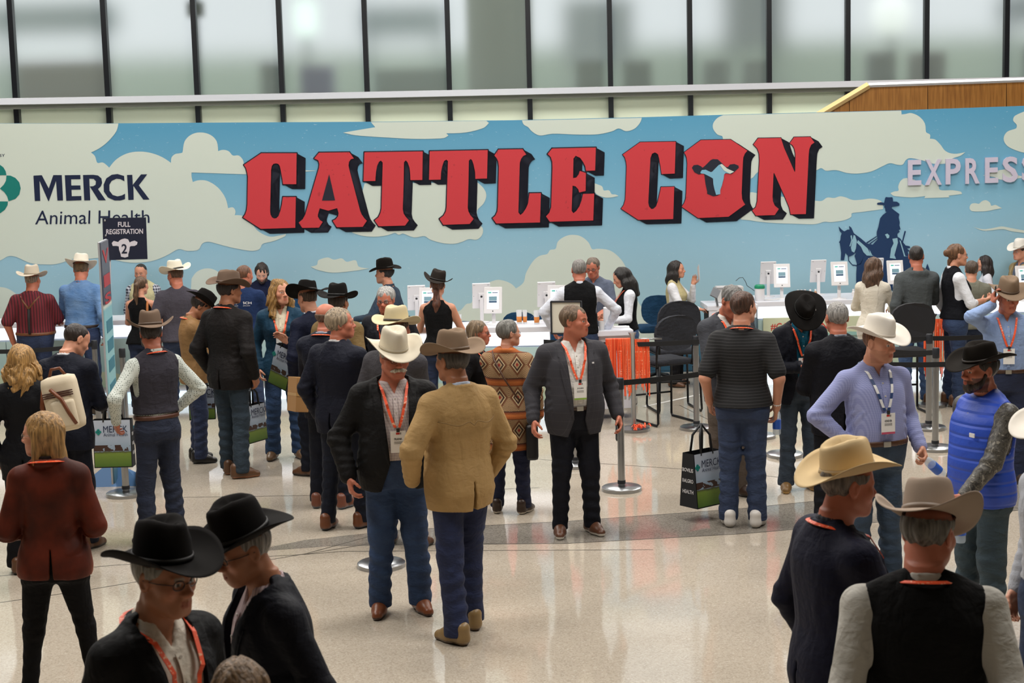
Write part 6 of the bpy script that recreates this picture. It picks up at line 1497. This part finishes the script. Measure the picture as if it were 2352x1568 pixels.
P_('L7',104,950,188,'woman with straight blonde hair and glasses in a rust velvet jacket, seen from behind',H=1.68,sex='f',top=('jacket','velvet_3a1409_622412'),under='plain_2a1a16',hair=('lob','a37c48'),glasses='8a7a6a',head=(72,4,0),pants='plain_131214',legs='slim',sh=.96,hem=.86,arms=(W_(-.17,-.20,1.08),W_(.17,-.20,1.08)),shoes='1a1615',stance=.20,step=.0,fat=.05,lany=ORG)
P_('L6',46,795,185,'woman with long curly blonde hair and dark coat carrying a cream backpack',H=1.68,sex='f',top=('coat','suit_15161c'),under='plain_1a1a20',hair=('curly','a88048'),head=(10,6,0),hem=.75,pants='plain_15151a')
P_('L5',142,742,168,'man with dark crewcut in navy suit, head bowed, seen from behind',H=1.77,top=('jacket','suit_1a1e2e'),under='plain_d0d0d2',hair=('crew','2a1f1a'),head=(-35,30,0),lean=(0,.05),skin='fair',pants='suit_1a1e2c',legs='slacks',arms=('phone','phone'))
# --- at and behind the counters
P_('L1',70,605,176,'heavy man in beige hat, dark red striped shirt and black suspenders at the left counter',feet=(80,955),top=('shirt','vstripe_6b1a26_3a1018_28_.6'),hat=dict(c='c2b7a6',band='a89c8a',brim=0.096,curl=.045,crown=.12),hair=('crew','8a7a6c'),tuck=True,fat=1.2,sleeve=.45,belt=('6b4228',),arms=('counter','down'),skin='ruddy',pants='denim_16233f_24365a')
P_('L2',178,578,172,'man in cream hat and faded denim shirt at the left counter, seen from behind',feet=(198,950),top=('shirt','denim_4f76a8_7fa0c8'),hat=dict(c='ddd6c8',band='c8bfae',brim=0.096,curl=.04,crown=.115,roll=-6),hair=('short','6a563e'),tuck=True,fat=.5,belt=('2c1e16',),arms=('down','counter'),head=(20,14,0),lean=(0,.05),skin='ruddy',pants='denim_1c2a48_2c4068',shoes='3a3026')
P_('L3',320,635,172,'woman with brown ponytail and black top at the left counter, bag strap on shoulder',H=1.62,sex='f',top=('sleeveless','plain_101114'),hair=('pony','5f4630'),arms=('counter','counter'),pants='denim_16233f_24365a',head=(-8,6,0))
P_('L4',405,592,186,'man in straw hat with thin dark band and charcoal t-shirt at the left counter',H=1.78,top=('tee','plain_46434c'),hat=dict(c='e2dccb',band='1c1a18',brim=0.096,curl=.06,crown=.115,roll=4,tilt=2),hair=('crew','5a4232'),head=(35,8,0),arms=('counter','down'),skin='ruddy',glasses='1a1a1a',fat=.5)
P_('B1',325,605,-4,'dark haired young man in cream vest and checked shirt behind the left counter',H=1.67,top=('vest','plain_c4bd94'),under='plaid_c9ccd6_23283c_26_.5',hair=('crew','1a1614'),head=(0,12,0),arms=('down','down'),skin='fair')
P_('B2',598,603,10,'bearded man with long dark hair in navy looking down behind the left counter',H=1.66,top=('tee','plain_1a2140'),hair=('bob','2a211d'),beard=('full','2c211b'),head=(-6,30,0),arms=('counter','counter'),skin='pale')
P_('B3',556,610,172,'man in navy t-shirt with white back lettering at the left counter',H=1.74,top=('tee','plain_1d2f54'),hair=('crew','6a4630'),head=(-25,4,0),arms=('counter','counter'),fat=.6,skin='ruddy')
P_('B4',887,590,-108,'man in black hat and slate blue shirt facing left behind the middle counter',H=1.72,top=('shirt','plain_33404f'),hat=dict(c='15120f',band='0e0d0d',brim=0.092,curl=.03,crown=.125,roll=0),hair=('short','1c1512'),beard=('stubble','2a1e18'),arms=('down','counter'),skin='fair')
P_('B5',1003,615,172,'woman in dark brown hat with long auburn ponytail and black sleeveless top',H=1.70,sex='f',top=('sleeveless','plain_111113'),hat=dict(c='2d2825',band='1a1614',brim=0.084,curl=.055,crown=.115,roll=-14,tilt=2),hair=('lowpony','5a3322'),arms=('counter','counter'),pants='denim_16233f_24365a')
P_('B6',1330,596,180,'grey haired man in black vest and white shirt seen from behind at the middle counter',H=1.79,top=('vest','plain_121316'),under='plain_d5dae6',hair=('crew','807c78'),age=1,arms=(W_(-.30,-.12,1.0,pole=(-1,.2,0)),W_(.30,-.12,1.0,pole=(1,.2,0))),fat=.3,skin='ruddy')
P_('B7',1365,592,-14,'man in glasses and grey polo shirt facing the viewer behind the pedestal',H=1.70,top=('polo','plain_5c6476'),hair=('short','6a5a4c'),glasses='3a3a3a',head=(-4,16,0),arms=('counter','counter'),skin='ruddy')
P_('B8',1440,612,-88,'young woman with long black hair, black vest and white sleeves, looking down',H=1.62,sex='f',top=('vest','plain_121318'),under='plain_dfe2ea',hair=('long','15110f'),head=(0,24,0),lany=ORG,arms=(W_(-.13,-.28,1.12,pole=(-.4,.4,-.9)),W_(.15,-.26,1.10,pole=(.5,.5,-.9))),pants='denim_2c4870_4a6a94',shoes='c9c6c0')
P_('B9',1550,600,72,'woman in khaki vest and white sleeves holding up a paper before her face',feet=(1552,886),sex='f',top=('vest','plain_b9ae84'),under='plain_dcdde2',hair=('long','1c1512'),arms=('counter',W_(.10,-.24,1.44,pole=(.4,.0,-1),u=(0,-.2,1),n=(-1,0,0),side=(0,-1,0),curl=.2)),pants='plain_17171b',hem=.80,fat=.2)
P_('B10',2005,593,158,'woman with long straight brown hair and white blouse at the right counter',H=1.66,sex='f',top=('blouse','plain_d6cfc0'),hair=('long','5a4130'),arms=('counter','counter'),head=(-36,4,0),pants='plain_c8c4bc')
P_('B11',2105,565,184,'man in grey hooded sweater with dark short hair at the right counter',H=1.81,top=('hoodie','plain_4c5153'),hair=('crew','241c18'),arms=('counter','down'),head=(-22,0,0),pants='denim_2c4468_48648c',skin='ruddy',beard=('stubble','2a1e18'))
P_('B12',2193,562,96,'woman with auburn bun, glasses, black vest and rolled white sleeves in profile',H=1.82,sex='f',top=('vest','plain_14161e'),under='plain_e0e3ea',sleeve=.68,hair=('bun','6b4a30'),glasses='2a2a2a',arms=('phone','down'),pants='denim_1c2c4a_2c4468',fat=.3)
P_('B13',2232,600,170,'person in olive grey t-shirt half hidden behind the woman with a bun',H=1.58,top=('tee','plain_77776a'),hair=('short','4a3a2c'),arms=('counter','counter'))
P_('B14',2272,590,-100,'young woman with straight dark hair and white top behind the right counter',H=1.46,sex='f',top=('blouse','plain_d2d2da'),hair=('long','231815'),arms=('counter','down'))
P_('B15',2345,545,-70,'man in white hat and tan blazer behind the counter at the right edge',H=1.62,top=('jacket','suit_a08c66'),under='plain_5c6474',hat=dict(c='e2ded6',band='cfc9bd',brim=0.092,curl=.06),hair=('short','4a3a2c'))

# ------------------------------------------------------------------ what they hold and wear
def prop_box(I,p,h,name,label,cat,m,rz=0,rx=0,ry=0,bev=.004,part='case'):
    c=wp(I,p); t=thing(name,label,cat,c); t.rotation_euler=(math.radians(rx),math.radians(ry),I.root.rotation_euler.z+math.radians(rz))
    MB().box((0,0,0),h,bev=bev).build(part,m,t); return t
def phone(I,p,label,**k):
    t=prop_box(I,p,(.036,.004,.075),'phone',label,'phone',DK,**k); MB().box((0,-.0045,0),(.032,.0006,.070)).build('phone_screen',mat('phone_glass','1d2430',.1),t)
A3=PE['R3'].A; mid=(A3[0]['W']+A3[1]['W'])/2
phone(PE['R3'],tuple(mid+np.array((0,-.10,.035))),'phone held in both hands by the man in black hat and teal shirt',rx=-50)
w=PE['R7'].A[0]; phone(PE['R7'],tuple(w['W']+np.array((.03,.015,.09))),'phone held to the ear by the man in light blue shirt',rz=75)
w=PE['M7'].A[1]; phone(PE['M7'],tuple(w['W']+np.array((-.02,-.03,-.12))),'black phone in the hand of the plaid blazer man',rz=80)
w=PE['B9'].A[1]; t=prop_box(PE['B9'],tuple(w['W']+np.array((-.01,-.08,.16))),(.07,.001,.10),'paper_sheet','pale sheet held up before the face of the khaki vest woman','paper',mat('pale_sheet','d8cfcc',.5),rz=20,ry=20,bev=0,part='sheet'); t['group']='papers on the counters'; del t['group']
WATER=mat('bottle_plastic','cfe0f0',.08,alpha=.45); WL=mat('bottle_label','2f62c8',.4)
def bottle(I,p,label,rx=0,ry=0):
    c=wp(I,p); t=thing('water_bottle',label,'bottle',c); t.rotation_euler=(math.radians(rx),math.radians(ry),I.root.rotation_euler.z)
    MB().lathe([(.028,-.21),(.032,-.20),(.032,-.06),(.026,-.035),(.013,-.012),(.013,0)],n=20).build('bottle_body',WATER,t,True,True)
    MB().lathe([(.0335,-.165),(.0335,-.09)],n=20).build('label_band',WL,t,True,True); MB().lathe([(.015,-.008),(.015,.010)],n=14).build('cap',mat('cap_white','e2e4ea',.4),t,True,True)
w=PE['R5'].A[1]; bottle(PE['R5'],tuple(w['W']+np.array((.0,-.05,-.06))),'clear water bottle in the hand of the lavender shirt man',rx=10,ry=-50)
w=PE['R6'].A[1]; bottle(PE['R6'],tuple(w['W']+np.array((.0,-.03,-.06))),'water bottle with blue band hanging from the hand of the blue vest man')
w=PE['R2'].A[0]; bottle(PE['R2'],tuple(w['W']+np.array((.0,-.05,-.02))),'blue banded bottle in the right hand of the striped shirt man')
def handtote(I,i,label,rz,h=.42,dz=-.10,tilt=0,w=.34,**k):
    q=I.A[i]; c=wp(I,tuple(q['W']+np.array((0,-.03,dz)))); return tote((c.x,c.y,c.z-h-.16),0,rz,label,w=w,h=h,tilt=tilt,handle=.16,**k)
def pxtote(px,py,Y,rz,label,**k):
    c=at_y(px,py,Y); return tote((c.x,Y,c.z),0,rz,label,**k)
pxtote(582,1013,PE['L11'].Y+.22,62,'black sponsor tote with white lettering hanging behind the dark brown blazer man',w=.30,h=.36,d=.12)
pxtote(1612,1158,PE['R2'].Y+.25,38,'sponsor tote hanging low beside the legs of the striped shirt man',w=.30,h=.44,d=.20,handle=.22)
pxtote(648,886,PE['L12'].Y-.36,-38,'sponsor tote hooked on the arm of the blonde woman in teal, tilted',w=.26,h=.40,tilt=16,handle=.10)
pxtote(466,962,PE['L9'].Y+.25,8,'sponsor tote with grass print hanging behind the camel coat man',w=.26,h=.34,d=.10)
c=wp(PE['L15'],(.16,-.05,.98)); t=thing('cardboard_box','brown cardboard box held under the arm between the two navy suits','box',at_y(685,905,PE['L15'].Y-.05)); t.rotation_euler=(math.radians(-6),math.radians(6),math.radians(20))
MB().box((0,0,0),(.055,.17,.145),bev=.004).build('carton',mat('cardboard','9c7446',.8),t); MB().box((0,-.002,0),(.056,.171,.012)).build('packing_tape',mat('pack_tape','b08a55',.4),t)
# black shoulder bag of the patterned coat woman
c=at_y(1222,1010,PE['M6'].Y-.05); t=thing('shoulder_bag','black leather shoulder bag beside the patterned coat','bag',c); MB().box((0,0,0),(.05,.14,.15),bev=.03).build('bag_body',mat('black_leather','141416',.4),t,True)
I=PE['M6']; pts=[wp(I,p) for p in ((-.16,-.06,.98),(-.13,.16,1.1),(-.02,.19,1.28),(.08,.15,1.44),(.12,.05,1.51))]; o=MB().tube([p-c for p in pts],.008,6).build('strap',fabric('leather_4a2c1a'),t,True)
# cream backpack
I=PE['L6']; bx=I.X-.0; c=at_y(146,925,I.Y-.27); t=thing('backpack','cream backpack with brown leather straps and dark stripes on the curly blonde woman','backpack',c); t.rotation_euler=(0,math.radians(-10),0)
CR_=mat('cream_canvas','cdbfa6',.8,bump=.2); BRL=fabric('leather_6b3a20')
MB().box((0,0,0),(.125,.085,.20),bev=.06).build('bag_body',CR_,t,True); MB().box((.02,-.09,-.07),(.085,.03,.10),bev=.025).build('front_pocket',CR_,t,True)
for zz in (.06,.075,.09): MB().box((.0,-.087,zz),(.11,.002,.004)).build('stripe',fabric('leather_4a2a26'),t)
MB().tube([(-.04,-.10,.12),(.03,-.125,.04),(.06,-.125,-.06),(.09,-.11,-.15)],.014,8).build('strap',BRL,t,True); MB().tube([(-.10,-.02,.16),(-.14,-.05,0),(-.13,-.03,-.17)],.018,8).build('strap',BRL,t,True)
MB().tube([(-.06,0,.19),(-.03,0,.25),(.03,0,.25),(.06,0,.19)],.012,8).build('handle',BRL,t,True)
# suspenders, back lettering, bag strap, watch bands (worn: children of the person)
I=PE['L1']; s=I.s; SUS=mat('suspender_black','1b1a1b',.7)
def backline(I,pts,r,m,nm,off=.0):
    return MB().tube([Vector(p)*I.s for p in pts],r*I.s,6).build(nm,m,I.root,True)
for sx in (-1,1): backline(I,[(sx*.115,.075,1.47),(sx*.075,.125,1.42),(.0,.155,1.33)],.014,fabric('leather_6b4228'),'suspender_strap')
backline(I,[(0,.150,1.33),(0,.168,1.20),(0,.175,1.08),(0,.170,1.03)],.017,SUS,'suspender_strap')
I=PE['B3']; s=I.s
for txt,z0,hh,ww in (('NDRSCH',1.33,.030,.24),('www.engineers.com',1.305,.012,.20)):
    fit_text(txt,lambda u,v: Vector((ww/2-ww*u-.02,.142+.0*v,z0+hh*v))*s,KW,'shirt_lettering',I.root,bold=.02)
I=PE['L3']; backline(I,[(-.10,.02,1.47),(-.125,.10,1.40),(-.13,.135,1.28),(-.14,.13,1.12)],.016,mat('tan_strap','a8642c',.6),'bag_strap')
for key,i,colr in (('R2',0,'e6e2dc'),('B9',1,'2a2624'),('B12',1,'b8b4a8'),('B8',1,'d8d4ce')):
    I=PE[key]; q=I.A[i]; u=unit(q['W']-q['E']); a_=Vector(q['W']-u*.035)*I.s; b_=Vector(q['W']-u*.022)*I.s
    MB().tube([a_,b_],.034*I.s,14).build('wrist_band',mat('band_'+colr,colr,.4),I.root,True)
# western back yoke seam on the tan blazer; pocket flaps and pins
I=PE['M4']; s=I.s
yk=[]
for k in range(33):
    x=-.20+.40*k/32; z=1.325+.012*math.cos(x*2*PI/.2)-(.030*math.exp(-(x/.018)**2)) ; zz_=z; yk.append(Vector((x,-I.fy(x,z,.034)+2*(.004)+.004,z))*s)
MB().tube(yk,.0028*s,5).build('yoke_seam',mat('seam_brown','7c623c',.8),I.root,True)
w=PE['M3']; MB().box(Vector((.12,-.205,1.30))*w.s,(.012,.003,.008)).build('lapel_pin',KW,w.root)
w=PE['M7']; MB().box(Vector((.115,-.17,1.36))*w.s,(.008,.003,.006)).build('lapel_pin',KW,w.root)
w=PE['R6']; MB().box(Vector((.105,-.17,1.30))*w.s,(.022,.003,.012)).build('chest_label',KW,w.root)
# hat of a passer-by behind the frosted glass, above the wood parapet
ph=at_y(1872,192,30.6); t=thing('person','blurred person in a pale hat outside behind the frosted glass','person',(ph.x,30.6,RZ-.5))
M4=Matrix.Translation((0,0,ph.z-RZ+.5-.10)); make_hat('hat','e8e6e0',M4,'cfcfcf',t)
MB().lathe([(.05,-.30),(.075,-.22),(.085,-.1),(.07,.02)],(0,0,ph.z-RZ+.4),16).build('head',mat('plain_skin','a8806a',.6),t,True)
MB().lathe([(.16,0),(.20,.5*(ph.z-RZ)),(.22,ph.z-RZ+.02),(.07,ph.z-RZ+.10)],(0,0,0),16).build('coat',mat('outside_coat','3a3d44',.8),t,True)

for k_,dy_ in (('B2',.12),('B14',.15),('B15',-.05),('B7',.12)): PE[k_].root.location.y+=dy_
